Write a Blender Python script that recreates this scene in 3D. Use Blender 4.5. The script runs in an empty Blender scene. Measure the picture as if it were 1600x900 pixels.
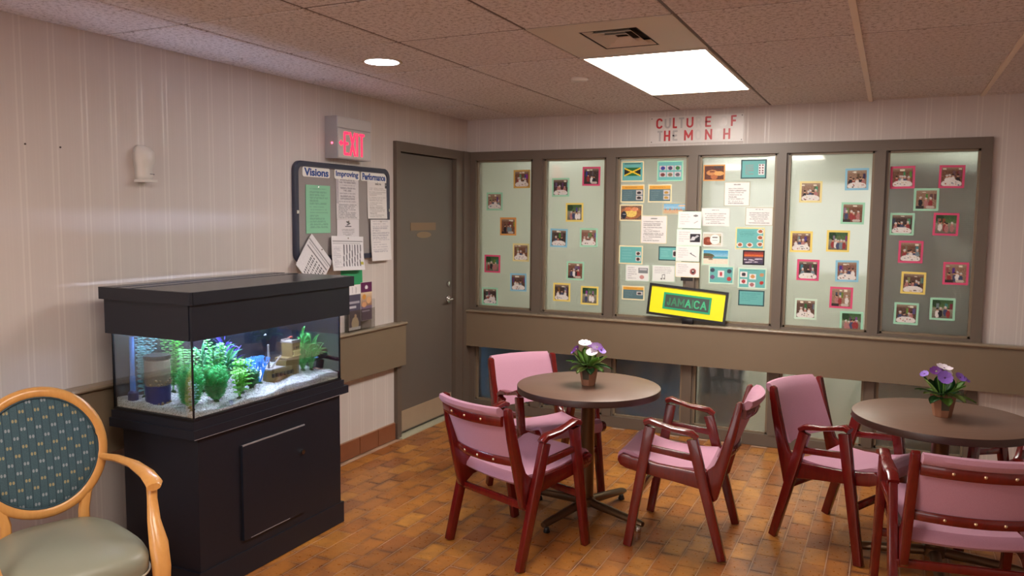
import bpy, bmesh, math, random
import numpy as np
from mathutils import Vector, Matrix
PI = math.pi
R = math.radians
scene = bpy.context.scene
COL = scene.collection

# ------------------------------------------------------------------ camera
cam_d = bpy.data.cameras.new('camera'); cam = bpy.data.objects.new('camera', cam_d); COL.objects.link(cam)
def cam_axes(yaw, pitch, roll):
    cy, sy = math.cos(yaw), math.sin(yaw)
    f = Vector((sy*math.cos(pitch), cy*math.cos(pitch), math.sin(pitch)))
    r0 = Vector((cy, -sy, 0)); u0 = r0.cross(f)
    r = r0*math.cos(roll) + u0*math.sin(roll); u = -r0*math.sin(roll) + u0*math.cos(roll)
    return r, u, f
r_, u_, f_ = cam_axes(-0.44604, -0.089726, 0.009576)
m = Matrix((r_, u_, -f_)).transposed().to_4x4(); m.translation = (3.24986, -5.90224, 1.64368)
cam.matrix_world = m
cam_d.sensor_width = 36; cam_d.lens = 1238.236/1600*36; cam_d.clip_start = 0.05
scene.camera = cam

# ------------------------------------------------------------------ world, light, exposure
world = bpy.data.worlds.new('world'); scene.world = world; world.use_nodes = True
world.node_tree.nodes['Background'].inputs[0].default_value = (1.0, 0.93, 0.93, 1)
world.node_tree.nodes['Background'].inputs[1].default_value = 1.4  # fill light, let in by the opening added in the front wall
scene.view_settings.view_transform = 'Standard'; scene.view_settings.look = 'None'
scene.view_settings.gamma = 1; scene.view_settings.use_curve_mapping = False
scene.view_settings.exposure = 0.95
CEILING_PANEL = 13.0        # emission of the big square fixtures
FAR_PANEL = 9.0            # the fixtures behind the camera
DOWNLIGHT = 16.0
TANK_LAMP = 34.0
CORRIDOR = 4.2

# ------------------------------------------------------------------ helpers
def lin(c):
    return tuple(((v/255)/12.92 if v/255 <= .04045 else ((v/255+.055)/1.055)**2.4) for v in c)
class Mat:
    def __init__(s, name):
        s.m = bpy.data.materials.new(name); s.m.use_nodes = True
        s.t = s.m.node_tree; s.n = s.t.nodes; s.b = s.n['Principled BSDF']; s.out = s.n['Material Output']
    def new(s, kind, **kw):
        n = s.n.new(kind)
        for k, v in kw.items(): setattr(n, k, v)
        return n
    def link(s, a, b): s.t.links.new(a, b)
    def put(s, sock, v):
        if hasattr(v, 'node'): s.link(v, sock)
        elif isinstance(v, (tuple, list)) and len(v) == 3 and sock.type == 'RGBA': sock.default_value = (*v, 1)
        else: sock.default_value = v
    def math(s, op, a, b=0.0, c=0.0):
        n = s.new('ShaderNodeMath', operation=op)
        for i, v in enumerate((a, b, c)): s.put(n.inputs[i], v)
        return n.outputs[0]
    def mix(s, f, a, b):
        n = s.new('ShaderNodeMix', data_type='RGBA'); s.put(n.inputs[0], f); s.put(n.inputs[6], a); s.put(n.inputs[7], b)
        return n.outputs[2]
    def obj(s): return s.new('ShaderNodeTexCoord').outputs['Object']
    def xyz(s, v):
        n = s.new('ShaderNodeSeparateXYZ'); s.link(v, n.inputs[0]); return n.outputs
    def noise(s, scale, detail=2, rough=.5, vec=None, dist=0):
        n = s.new('ShaderNodeTexNoise'); n.inputs['Scale'].default_value = scale; n.inputs['Detail'].default_value = detail
        n.inputs['Roughness'].default_value = rough; n.inputs['Distortion'].default_value = dist
        s.link(vec if vec is not None else s.obj(), n.inputs['Vector']); return n.outputs['Fac']
    def mapv(s, vec, sc):
        n = s.new('ShaderNodeMapping'); s.link(vec, n.inputs[0]); n.inputs['Scale'].default_value = sc; return n.outputs[0]
    def ramp(s, f, stops):
        n = s.new('ShaderNodeValToRGB'); s.link(f, n.inputs[0]); e = n.color_ramp.elements
        while len(e) < len(stops): e.new(.5)
        for el, (p, c) in zip(e, stops): el.position = p; el.color = (*c, 1) if len(c) == 3 else c
        return n.outputs[0]
    def bump(s, h, strength=.3, dist=.002):
        n = s.new('ShaderNodeBump'); n.inputs['Strength'].default_value = strength; n.inputs['Distance'].default_value = dist
        s.link(h, n.inputs['Height']); s.link(n.outputs[0], s.b.inputs['Normal'])
    def set(s, color=None, rough=None, metal=None, spec=None, coat=None, trans=None, ior=None, emit=None, estr=None, sheen=None):
        I = s.b.inputs
        for k, v in (('Base Color', color), ('Roughness', rough), ('Metallic', metal), ('Specular IOR Level', spec), ('Coat Weight', coat),
                     ('Transmission Weight', trans), ('IOR', ior), ('Emission Color', emit), ('Emission Strength', estr), ('Sheen Weight', sheen)):
            if v is not None: s.put(I[k], v)
        return s
def plain(name, rgb, rough=.5, **kw):
    return Mat(name).set(color=lin(rgb), rough=rough, **kw).m
def speckled(name, rgb, rough=.5, amount=.12, scale=40, bumpd=0.0, **kw):
    M = Mat(name); c = lin(rgb); d = tuple(v*(1-amount) for v in c); h = M.noise(scale, 4, .6)
    M.set(color=M.mix(h, d, tuple(min(1, v*(1+amount)) for v in c)), rough=rough, **kw)
    if bumpd: M.bump(h, .4, bumpd)
    return M.m

def link(me, name, mat=None, parent=None, loc=None, rotz=None):
    o = bpy.data.objects.new(name, me); COL.objects.link(o)
    if mat is not None and not me.materials:
        for mm in (mat if isinstance(mat, (list, tuple)) else [mat]): me.materials.append(mm)
    if parent: o.parent = parent
    if loc is not None: o.location = loc
    if rotz is not None: o.rotation_euler = (0, 0, rotz)
    return o
def B(): return bmesh.new()
def done(bm, name, mat, parent=None, smooth=False, bevel=0, seg=2, loc=None, rotz=None, angle=35):
    me = bpy.data.meshes.new(name)
    if bevel:
        es = [e for e in bm.edges if len(e.link_faces) == 2 and e.calc_face_angle(0) > R(angle)]
        bmesh.ops.bevel(bm, geom=es, offset=bevel, segments=seg, affect='EDGES', profile=.5, clamp_overlap=True)
    bm.normal_update(); bm.to_mesh(me); bm.free()
    if smooth: me.shade_smooth()
    if smooth == 'auto' or bevel:
        me.shade_smooth()
        try: me.set_sharp_from_angle(angle=R(40))
        except Exception: pass
    return link(me, name, mat, parent, loc, rotz)
def box(bm, x0, x1, y0, y1, z0, z1, M=None):
    vs = [bm.verts.new(p) for p in ((x0,y0,z0),(x1,y0,z0),(x1,y1,z0),(x0,y1,z0),(x0,y0,z1),(x1,y0,z1),(x1,y1,z1),(x0,y1,z1))]
    if M is not None:
        for v in vs: v.co = M @ v.co
    for f in ((0,3,2,1),(4,5,6,7),(0,1,5,4),(1,2,6,5),(2,3,7,6),(3,0,4,7)): bm.faces.new([vs[i] for i in f])
    return vs
def prism(bm, poly, a0, a1, axis='x', M=None):
    def P(u, v, a):
        p = {'x': (a, u, v), 'y': (u, a, v), 'z': (u, v, a)}[axis]
        return M @ Vector(p) if M is not None else Vector(p)
    A = [bm.verts.new(P(u, v, a0)) for u, v in poly]; C = [bm.verts.new(P(u, v, a1)) for u, v in poly]
    n = len(poly); fs = [bm.faces.new(A), bm.faces.new(C[::-1])]
    for i in range(n): fs.append(bm.faces.new((A[i], C[i], C[(i+1) % n], A[(i+1) % n])))
    bmesh.ops.recalc_face_normals(bm, faces=fs)
def loft(bm, rings, close=True, caps=True):
    V = [[bm.verts.new(p) for p in r] for r in rings]; n = len(rings[0]); fs = []
    for a, b in zip(V, V[1:]):
        for i in range(n if close else n-1): fs.append(bm.faces.new((a[i], a[(i+1) % n], b[(i+1) % n], b[i])))
    if caps and close: fs.append(bm.faces.new(V[0][::-1])); fs.append(bm.faces.new(V[-1]))
    bmesh.ops.recalc_face_normals(bm, faces=fs)
    return V
def bar(bm, p0, p1, w0, d0, w1=None, d1=None, side=(1,0,0)):
    """rectangular bar from p0 to p1; w along side, d across"""
    w1 = w0 if w1 is None else w1; d1 = d0 if d1 is None else d1
    p0, p1, s = Vector(p0), Vector(p1), Vector(side).normalized(); a = (p1-p0).normalized()
    s = (s - a*s.dot(a)).normalized(); t = a.cross(s)
    def ring(p, w, d): return [p+s*x*w/2+t*y*d/2 for x, y in ((-1,-1),(1,-1),(1,1),(-1,1))]
    loft(bm, [ring(p0, w0, d0), ring(p1, w1, d1)])
def tube(bm, pts, rad, n=10, caps=True):
    pts = [Vector(p) for p in pts]; rings = []; rads = rad if isinstance(rad, (list, tuple)) else [rad]*len(pts)
    up = Vector((0, 0, 1))
    for i, p in enumerate(pts):
        a = (pts[min(i+1, len(pts)-1)]-pts[max(i-1, 0)]).normalized()
        s = a.cross(up if abs(a.dot(up)) < .95 else Vector((1, 0, 0))).normalized(); t = s.cross(a)
        rings.append([p+(s*math.cos(k*2*PI/n)+t*math.sin(k*2*PI/n))*rads[i] for k in range(n)])
    loft(bm, rings, True, caps)
def lathe(bm, prof, n=32, c=(0, 0), caps=True):
    loft(bm, [[(c[0]+r*math.cos(k*2*PI/n), c[1]+r*math.sin(k*2*PI/n), z) for k in range(n)] for r, z in prof], True, caps)
def thing(name, label, cat, loc=(0,0,0), rotz=0, group=None):
    o = bpy.data.objects.new(name, None); COL.objects.link(o); o.empty_display_size = .1
    o.location = loc; o.rotation_euler = (0, 0, rotz); return tag(o, label, cat, group)
def tag(o, label, cat, group=None):
    o['label'] = label; o['category'] = cat
    if group: o['group'] = group
    return o
def struct(o): o['kind'] = 'structure'; return o
def stuff(o): o['kind'] = 'stuff'; return o
def dup(root, loc, rotz, label, group=None):
    r = root.copy(); COL.objects.link(r); r.location = loc; r.rotation_euler = (0, 0, rotz); r['label'] = label
    if group: r['group'] = group
    def rec(a, b):
        for ch in list(a.children):
            c = ch.copy(); COL.objects.link(c); c.parent = b; rec(ch, c)
    rec(root, r); return r

# ------------------------------------------------------------------ materials
def wallpaper():
    M = Mat('striped_wallpaper'); x, y, z = M.xyz(M.obj()); v = M.math('ADD', x, y)
    def line(period, pos, half):
        a = M.math('FRACT', M.math('DIVIDE', M.math('ADD', v, 50*period-pos), period))
        d = M.math('ABSOLUTE', M.math('SUBTRACT', a, .5)); return M.math('LESS_THAN', d, half/period)
    pr = M.math('MAXIMUM', line(.1445, -3.80-.011+.07225, .0042), line(.1445, -3.80+.014+.07225, .0042))
    fine = M.math('MULTIPLY', M.math('MAXIMUM', line(.0289, .003, .003), line(.0482, .013, .003)), .12)
    st = M.math('MAXIMUM', pr, fine); n = M.noise(3, 3)
    base = M.mix(n, lin((206, 196, 191)), lin((213, 204, 199)))
    M.set(color=M.mix(M.math('MULTIPLY', st, .48), base, lin((228, 221, 214))), rough=M.math('SUBTRACT', .56, M.math('MULTIPLY', st, .26)), spec=.45)
    h = M.math('ADD', M.math('MULTIPLY', st, 1.0), M.math('MULTIPLY', M.noise(240, 3), .5)); M.bump(h, .25, .001)
    return M.m
WALL = wallpaper()
TAUPE = speckled('taupe_paint', (130, 114, 94), .38, .05, 6)
TAUPE_F = speckled('taupe_frame_paint', (108, 96, 85), .36, .05, 6)
TAUPE_D = speckled('taupe_door_paint', (106, 98, 90), .4, .05, 5)
TAUPE_SHEEN = speckled('taupe_cap_sheen', (146, 130, 110), .3, .05, 6)  # rail taupe made paler, sheen on the ledge put into the colour
def ceiling_tile():
    M = Mat('fissured_ceiling_tile'); n = M.noise(48, 6, .85); big = M.noise(2.2, 2)
    info = M.new('ShaderNodeObjectInfo')
    c = M.ramp(n, [(.36, lin((140, 128, 124))), (.5, lin((228, 223, 222))), (1, lin((242, 237, 236)))])
    c = M.mix(M.math('MULTIPLY', info.outputs['Random'], .22), c, lin((206, 190, 182)))
    M.set(color=c, rough=.9, spec=.1); M.bump(n, .9, .006); return M.m
CTILE = ceiling_tile()
TBAR = plain('ceiling_tbar_paint', (232, 220, 204), .5)
CREAM = plain('cream_metal', (205, 196, 182), .5)
GAPM = plain('dark_ceiling_void', (34, 26, 24), .9)
def floor_tile():
    M = Mat('flashed_quarry_tile'); uv = M.new('ShaderNodeTexCoord').outputs['UV']; u, v, _ = M.xyz(uv)
    info = M.new('ShaderNodeObjectInfo'); geo = M.new('ShaderNodeNewGeometry')
    rnd = M.math('FRACT', M.math('ADD', M.math('ADD', info.outputs['Random'], geo.outputs['Random Per Island']), 0.0))
    wpos = geo.outputs['Position']; n1 = M.noise(9, 3, .6, wpos); n2 = M.noise(45, 4, .6, wpos)
    def edge(a): return M.math('MULTIPLY', M.math('ABSOLUTE', M.math('SUBTRACT', a, .5)), 2)
    e = M.math('MAXIMUM', M.math('POWER', edge(u), 5), M.math('POWER', edge(v), 7))
    f = M.math('ADD', M.math('MULTIPLY', e, M.math('MULTIPLY', M.math('MAXIMUM', M.math('SUBTRACT', M.noise(5.5, 2, .5, wpos), .36), 0.0), 3.4)), M.math('MULTIPLY', M.math('SUBTRACT', n1, .5), 1.5)); f = M.math('ADD', f, .10)
    base = M.ramp(rnd, [(0, lin((178, 112, 50))), (.3, lin((192, 126, 54))), (.55, lin((164, 98, 48))), (.8, lin((206, 142, 62))), (1, lin((148, 86, 46)))])
    c = M.mix(f, base, lin((102, 58, 34))); c = M.mix(M.math('MULTIPLY', n2, .25), c, lin((120, 76, 40)))
    M.set(color=c, rough=M.math('ADD', .2, M.math('MULTIPLY', n2, .2)), spec=.5)
    M.bump(M.math('ADD', M.math('MULTIPLY', n2, .4), n1), .25, .003); return M.m
FTILE = floor_tile()
def grout():
    M = Mat('grout'); n = M.noise(5, 3); M.set(color=M.mix(n, lin((140, 104, 78)), lin((220, 184, 156))), rough=.85); return M.m
GROUT = grout()
BTILE = speckled('red_brown_base_tile', (142, 88, 60), .35, .18, 14)
def wood(name, a, b, rough, sc=(3, 3, 30), coat=0):
    M = Mat(name); v = M.mapv(M.obj(), sc); n = M.noise(3, 4, .6, v, .6)
    M.set(color=M.mix(n, lin(a), lin(b)), rough=rough, coat=coat); return M.m
CHERRY = wood('cherry_red_wood', (74, 14, 15), (124, 26, 20), .24, (14, 14, 3), .4)
MAPLE = wood('honey_maple_wood', (206, 142, 72), (226, 168, 96), .3, (20, 20, 4), .3)
LAMIN = wood('brown_table_laminate', (104, 80, 68), (124, 97, 82), .38, (2, 30, 2))
LAM_E = plain('table_edge_band', (62, 40, 34), .35)
BRONZE = speckled('bronze_metal', (110, 88, 66), .32, .1, 20, metal=.75)
def fabric(name, a, b, sc=420):
    M = Mat(name); v = M.mapv(M.obj(), (1, 1, 1)); n = M.noise(sc, 2, .6, v); M.set(color=M.mix(n, lin(a), lin(b)), rough=.85, sheen=.15, spec=.2)
    M.bump(n, .4, .0015); return M.m
PINK = fabric('pink_woven_fabric', (176, 124, 146), (204, 156, 176))
VINYL = speckled('sage_vinyl', (142, 142, 124), .36, .05, 8, .001)
PIPING = plain('pale_piping', (190, 184, 168), .4)
BRASSD = plain('pale_stud_metal', (226, 196, 160), .25, metal=.7)
CHROME = plain('chrome', (210, 208, 205), .15, metal=1)
BLACKP = speckled('black_painted_wood', (22, 26, 38), .45, .15, 30, .0006)
BLACKE = plain('worn_black_edge', (150, 146, 152), .35)
BLACKPL = plain('black_plastic', (20, 20, 24), .3)
WHITEPL = plain('white_plastic', (226, 222, 216), .25)
def thin_glass(name, tint, gloss=.06, blend=.08):
    M = Mat(name); tr = M.new('ShaderNodeBsdfTransparent'); gl = M.new('ShaderNodeBsdfGlossy'); mx = M.new('ShaderNodeMixShader'); fr = M.new('ShaderNodeLayerWeight')
    fr.inputs[0].default_value = .25; tr.inputs[0].default_value = (*tint, 1); gl.inputs['Roughness'].default_value = .02
    M.link(M.math('ADD', M.math('MULTIPLY', fr.outputs['Fresnel'], .45), .01), mx.inputs[0]); M.link(tr.outputs[0], mx.inputs[1]); M.link(gl.outputs[0], mx.inputs[2])
    M.link(mx.outputs[0], M.out.inputs[0]); return M.m
TANKGLASS = thin_glass('aquarium_glass', (.96, .98, .98))
WATERM = thin_glass('aquarium_water', (.93, .97, .98))
ACRYLIC = thin_glass('clear_acrylic', (.93, .93, .93))
def frosted(name, tint):
    M = Mat(name); x, y, z = M.xyz(M.obj())
    def g(a): return M.math('ABSOLUTE', M.math('SINE', M.math('MULTIPLY', a, PI/.0125)))
    h = M.math('MULTIPLY', g(x), g(z)); h = M.math('ADD', h, M.math('MULTIPLY', M.noise(60, 2), .6))
    M.set(color=lin(tint), rough=.42, trans=1.0, ior=1.3, coat=1.0); M.b.inputs['Coat IOR'].default_value = 1.75; M.b.inputs['Coat Roughness'].default_value = .04; M.bump(h, .35, .0012); return M.m
FROST = frosted('obscure_wired_glass', (232, 233, 224))
def painted():
    M = Mat('printed_paper'); a = M.new('ShaderNodeAttribute'); a.attribute_name = 'print'; M.set(color=a.outputs['Color'], rough=.45, spec=.3); return M.m
PRINT = painted()
PAPER = {k: plain(k+'_card', c, .6) for k, c in dict(mustard=(222, 178, 96), orange=(226, 160, 88), yellow=(246, 222, 120), pale_yellow=(240, 226, 160), pink=(226, 84, 128),
    blue=(146, 206, 232), mint=(168, 226, 196), cream=(246, 234, 190), white=(240, 238, 234), dark_teal=(52, 86, 92), black=(30, 28, 30), mint_white=(214, 240, 220),
    green=(136, 206, 164), deep_green=(50, 160, 104), olive=(196, 190, 160)).items()}

# ------------------------------------------------------------------ printed pictures as vertex colours
class Img:
    def __init__(s, nx, ny, bg): s.a = np.zeros((ny, nx, 3)); s.a[:] = bg; s.nx, s.ny = nx, ny; s.X, s.Y = np.meshgrid((np.arange(nx)+.5)/nx, (np.arange(ny)+.5)/ny)
    def rect(s, x0, y0, x1, y1, c): s.a[(s.X >= x0) & (s.X < x1) & (s.Y >= y0) & (s.Y < y1)] = c; return s
    def ell(s, cx, cy, rx, ry, c): s.a[((s.X-cx)/rx)**2+((s.Y-cy)/ry)**2 < 1] = c; return s
    def seg(s, x0, y0, x1, y1, w, c, asp=1):
        dx, dy = (x1-x0)*asp, y1-y0; L = dx*dx+dy*dy; t = np.clip(((s.X-x0)*asp*dx+(s.Y-y0)*dy)/L, 0, 1)
        s.a[((s.X-x0)*asp-t*dx)**2+(s.Y-y0-t*dy)**2 < w*w] = c; return s
    def grad(s, y0, y1, c0, c1, x0=0, x1=1):
        k = (s.Y >= y0) & (s.Y < y1) & (s.X >= x0) & (s.X < x1); t = ((s.Y-y0)/(y1-y0))[..., None]; g = np.array(c0)*(1-t)+np.array(c1)*t; s.a[k] = g[k]; return s
    def noise(s, rng, amt): s.a += rng.normal(0, amt, s.a.shape[:2])[..., None]; return s
    def lines(s, x0, y0, x1, y1, n, rng, c=(120, 120, 120), full=.75, center=False):
        for i in range(n):
            y = y0+(y1-y0)*(i+.5)/n; h = (y1-y0)/n*.26; w = (x1-x0)*(full+(1-full)*rng.random()) if i % 5 != 4 else (x1-x0)*.45
            a = x0+(x1-x0-w)/2 if center else x0
            k = (s.Y >= y-h) & (s.Y < y+h) & (s.X >= a) & (s.X < a+w) & (rng.random(s.a.shape[:2]) < .82); s.a[k] = s.a[k]*.45+np.array(c)*.55
        return s
def print_mesh(name, w, h, img, parent, loc=(0,0,0), curl=0.0, mat=None):
    nx, ny = img.nx, img.ny; xs = np.linspace(-w/2, w/2, nx); zs = np.linspace(h/2, -h/2, ny)
    co = [(x, -curl*((h/2-z)/h)**2 if curl else 0.0, z) for z in zs for x in xs]
    fs = [(j*nx+i, (j+1)*nx+i, (j+1)*nx+i+1, j*nx+i+1) for j in range(ny-1) for i in range(nx-1)]
    me = bpy.data.meshes.new(name); me.from_pydata(co, [], fs)
    c = np.clip(img.a/255, 0, 1).reshape(-1, 3); l = np.where(c <= .04045, c/12.92, ((c+.055)/1.055)**2.4)
    at = me.color_attributes.new('print', 'FLOAT_COLOR', 'POINT'); at.data.foreach_set('color', np.concatenate([l, np.ones((len(l), 1))], 1).ravel().astype(np.float32))
    return link(me, name, mat or PRINT, parent, loc)
def snapshot(seed):
    g = np.random.default_rng(seed); k = seed % 5; im = Img(30, 30, (0, 0, 0))
    wall = [(120, 84, 66), (96, 72, 62), (150, 120, 100), (70, 56, 52), (134, 96, 84)][g.integers(5)]
    im.a[:] = wall; im.noise(g, 9)
    if k != 3:
        im.grad(0, .22, (170, 150, 130), wall)
        for _ in range(2): x = g.random()*.8; im.rect(x, .04+g.random()*.08, x+.16, .1+g.random()*.08, (235, 228, 210))
    else:
        im.grad(0, .45, (60, 92, 60), (96, 120, 74)); im.grad(.45, 1, (150, 150, 130), (110, 104, 92)); im.ell(.2, .2, .2, .2, (44, 70, 44))
    for _ in range(3): x = g.random(); im.rect(x, .2, x+.12, .5, tuple(int(v) for v in g.integers(50, 150, 3)))
    nP = 3+int(g.integers(3)); cols = [(150, 60, 62), (222, 218, 214), (70, 78, 110), (40, 38, 44), (120, 140, 150), (178, 122, 120), (232, 228, 226)]
    for i in range(nP):
        x = .14+.72*(i+.2+.6*g.random())/nP; y = .42+.12*g.random(); c = cols[g.integers(len(cols))]
        im.ell(x, y+.24, .1, .2, c); im.ell(x, y, .055, .07, (206, 160, 134)); im.ell(x, y-.045, .058, .045, [(206, 204, 200), (54, 42, 38)][int(g.integers(2))])
    if k in (0, 1, 4):
        im.ell(.5, .86, .48, .2, (232, 228, 224))
        for _ in range(7): im.ell(.15+.7*g.random(), .76+.18*g.random(), .035, .025, [(176, 60, 60), (90, 70, 60), (210, 190, 150), (60, 90, 120)][int(g.integers(4))])
    if k == 2: im.rect(0, .82, .4, 1, (60, 50, 50)); im.ell(.7, .9, .2, .08, (200, 190, 180))
    return im.noise(g, 5)
def doc(seed, n=12, title=True, bg=(240, 238, 236), c=(128, 126, 128), x0=.1, x1=.9, y0=.18, y1=.94, nx=44, ny=52, center=False):
    g = np.random.default_rng(seed); im = Img(nx, ny, bg)
    if title: im.lines(.36, .06, .64, .13, 1, g, (50, 50, 50), 1)
    return im.lines(x0, y0, x1, y1, n, g, c, center=center)
def card(name, label, cat, x, z, w, h, backing, img, border=.01, y=0.017, group=None, part='photo_print', rot=0.0, place='glass', th=.0016):
    if place == 'glass': o = thing(name, label, cat, (x, y, z), 0, group); o.rotation_euler = (0, R(rot), 0)
    else: o = thing(name, label, cat, (y, x, z), 0, group); o.rotation_euler = (Matrix.Rotation(PI/2, 3, 'Z') @ Matrix.Rotation(R(rot), 3, 'Y')).to_euler()
    bm = B(); box(bm, -w/2, w/2, -th, 0, -h/2, h/2); done(bm, 'paper_border' if border else 'paper_sheet', PAPER[backing], o)
    print_mesh(part, w-2*border, h-2*border, img, o, (0, -th-.0006, 0))
    return o
def text(name, body, w, h, mat, parent, loc, bold=0.0, depth=.001, shear=0.0):
    """flat lettering in the local xz-plane facing -y, fitted to w x h and centred on loc"""
    cu = bpy.data.curves.new(name, 'FONT'); cu.body = body; cu.align_x = 'LEFT'; cu.offset = bold; cu.extrude = .01; cu.shear = shear; cu.resolution_u = 3
    t = bpy.data.objects.new(name+'_tmp', cu); COL.objects.link(t); bpy.context.view_layer.update()
    me = bpy.data.meshes.new_from_object(t.evaluated_get(bpy.context.evaluated_depsgraph_get())); bpy.data.objects.remove(t); bpy.data.curves.remove(cu)
    n = len(me.vertices); c = np.empty(n*3); me.vertices.foreach_get('co', c); c = c.reshape(-1, 3); a, b = c.min(0), c.max(0)
    q = np.empty_like(c); q[:, 0] = ((c[:, 0]-a[0])/(b[0]-a[0])-.5)*w; q[:, 2] = ((c[:, 1]-a[1])/(b[1]-a[1])-.5)*h; q[:, 1] = -(c[:, 2]-a[2])/(b[2]-a[2])*depth
    me.vertices.foreach_set('co', q.ravel()); me.update(); me.materials.clear(); return link(me, name, mat, parent, loc)

def arc(cx, cy, rx, ry, a0, a1, n=8): return [(cx+rx*math.cos(R(a0+(a1-a0)*k/n)), cy+ry*math.sin(R(a0+(a1-a0)*k/n))) for k in range(n+1)]
GLYPH = {
 'E': [[(1,0),(0,0),(0,1),(1,1)], [(0,.5),(.85,.5)]], 'X': [[(0,0),(1,1)], [(0,1),(1,0)]], 'I': [[(.5,0),(.5,1)]], 'T': [[(.5,0),(.5,1)], [(0,1),(1,1)]],
 'L': [[(0,1),(0,0),(1,0)]], 'F': [[(0,0),(0,1),(1,1)], [(0,.5),(.85,.5)]], 'H': [[(0,0),(0,1)], [(1,0),(1,1)], [(0,.5),(1,.5)]],
 'U': [[(0,1),(0,.3)]+arc(.5,.3,.5,.3,180,360)+[(1,.3),(1,1)]], 'C': [arc(.5,.7,.5,.3,10,180)+[(0,.3)]+arc(.5,.3,.5,.3,180,350)], 'O': [arc(.5,.7,.5,.3,0,180)+arc(.5,.3,.5,.3,180,360)+[(1,.7)]],
 'M': [[(0,0),(0,1),(.5,.25),(1,1),(1,0)]], 'N': [[(0,0),(0,1),(1,0),(1,1)]], 'R': [[(0,0),(0,1),(.6,1)]+arc(.6,.75,.4,.25,90,-90,6)+[(0,.5)], [(.5,.5),(1,0)]],
 'J': [[(1,1),(1,.3)]+arc(.5,.3,.5,.3,0,-180)], 'A': [[(0,0),(.5,1),(1,0)], [(.2,.33),(.8,.33)]],
}
def block(name, ch, w, h, sw, mat, parent, loc, depth=.0015):
    """bold block letter of stroke width sw, w x h overall, in the local xz-plane facing -y"""
    bm = B(); k = 0
    for line in GLYPH[ch]:
        pts = [Vector((-w/2+sw/2+(w-sw)*u, 0, -h/2+sw/2+(h-sw)*v)) for u, v in line]
        if ch == 'I': pts = [Vector((0, 0, p.z)) for p in pts]
        for i, (a, b) in enumerate(zip(pts, pts[1:])):
            d = (b-a).normalized(); a2 = a-d*sw*(.5 if i == 0 and ch not in 'CJU' else .0); b2 = b+d*sw*(.5 if i == len(pts)-2 and ch not in 'C' else 0); s_ = Vector((-d.z, 0, d.x))*sw/2; k += 1
            q = [a2-s_, b2-s_, b2+s_, a2+s_]; prism(bm, [(p.x, p.z) for p in q], -depth-.00004*(k % 4), 0, 'y')
        for p in pts[1:-1]:
            k += 1; prism(bm, [(p.x+sw*.5*math.cos(t*PI/5), p.z+sw*.5*math.sin(t*PI/5)) for t in range(10)], -depth-.00004*(k % 4)-.00001, 0, 'y')
    return done(bm, name, mat, parent, loc=loc)
# ================================================================== ROOM
H = 2.44; XW = 5.4; YB = -8.3
XP = [(.096, .606), (.71, 1.228), (1.324, 1.865), (1.953, 2.493), (2.572, 3.12), (3.20, 3.735)]
FR = 3.797; ZT = 2.105; ZF = 2.176; Z0 = .085
bm = B(); box(bm, -.12, 0, YB, -1.10, 0, H+.15); box(bm, -.12, 0, -1.10, .12, ZF, H+.15); struct(done(bm, 'wall_left', WALL))
bm = B(); box(bm, 0, FR, 0, .12, ZF, H+.15); box(bm, FR, XW, 0, .12, 0, H+.15); struct(done(bm, 'wall_back', WALL))
bm = B(); box(bm, XW, XW+.12, YB, .12, 0, H+.15); struct(done(bm, 'wall_right', WALL))
bm = B(); box(bm, 0, XW, YB-.12, YB, 0, .75); box(bm, 0, XW, YB-.12, YB, 2.25, H+.15); box(bm, 0, .3, YB-.12, YB, .75, 2.25); box(bm, 3.1, XW, YB-.12, YB, .75, 2.25); box(bm, 1.65, 1.75, YB-.12, YB, .75, 2.25); struct(done(bm, 'wall_front', WALL))  # opening added behind the camera so world light fills the room
# floor with every visible tile
fl = bm = B(); box(bm, -.12, XW, YB, .12, -.1, -.004); floor = struct(done(bm, 'floor', GROUT))
TW, TL = .1065, .2000
def tile_mesh(name, w, l, h):
    bm = B(); e = .004; vs = box(bm, -w/2, w/2, -l/2, l/2, -.008, 0)
    top = [f for f in bm.faces if f.normal.z > .5 or all(abs(v.co.z) < 1e-6 for v in f.verts)]
    bmesh.ops.inset_region(bm, faces=top, thickness=.0035, depth=0)
    for v in bm.verts:
        if v.co.z > -.001 and (abs(abs(v.co.x)-w/2) < 1e-5 or abs(abs(v.co.y)-l/2) < 1e-5): v.co.z = -.0025
    uv = bm.loops.layers.uv.new('UVMap')
    for f in bm.faces:
        for lp in f.loops: lp[uv].uv = (lp.vert.co.x/w+.5, lp.vert.co.y/l+.5)
    bm.normal_update(); me = bpy.data.meshes.new(name); bm.to_mesh(me); bm.free(); return me
tm = tile_mesh('floor_tile', TW-.0045, TL-.0045, .008); tm.materials.append(FTILE)
def in_view(x, y):
    d = Vector((x, y, 0))-Vector((3.24986, -5.90224, 1.64368)); dz = d.dot(f_)
    if dz < .3: return None
    px, py = 800+1238.2*d.dot(r_)/dz, 450-1238.2*d.dot(u_)/dz
    return dz if (-20 < px < 1620 and py < 925) else None
tiles = []; x00 = 2.29+.5*TW; rng = random.Random(5)
for k in range(-22, 30):
    x = x00+k*TW
    if x < .05 or x > XW-.05: continue
    ph = -2.165 if k % 2 == 0 else -2.065
    for j in range(-32, 12):
        y = ph+TL/2+j*TL
        if y > -.06 or y < YB+.1: continue
        hidden = x < .6 and -3.6 < y < -2.6
        tiles.append((in_view(x, y) if not hidden else None, x, y))
vis = sorted([t for t in tiles if t[0] is not None]); near = vis[:300]; rest = vis[300:]+[t for t in tiles if t[0] is None]
for _, x, y in near: link(tm, 'floor_tile', None, floor, (x, y, rng.uniform(-.0006, .0006)))
nv = len(tm.vertices); base_co = [tuple(v.co) for v in tm.vertices]; polys = [tuple(p.vertices) for p in tm.polygons]
co = []; fs = []
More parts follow.
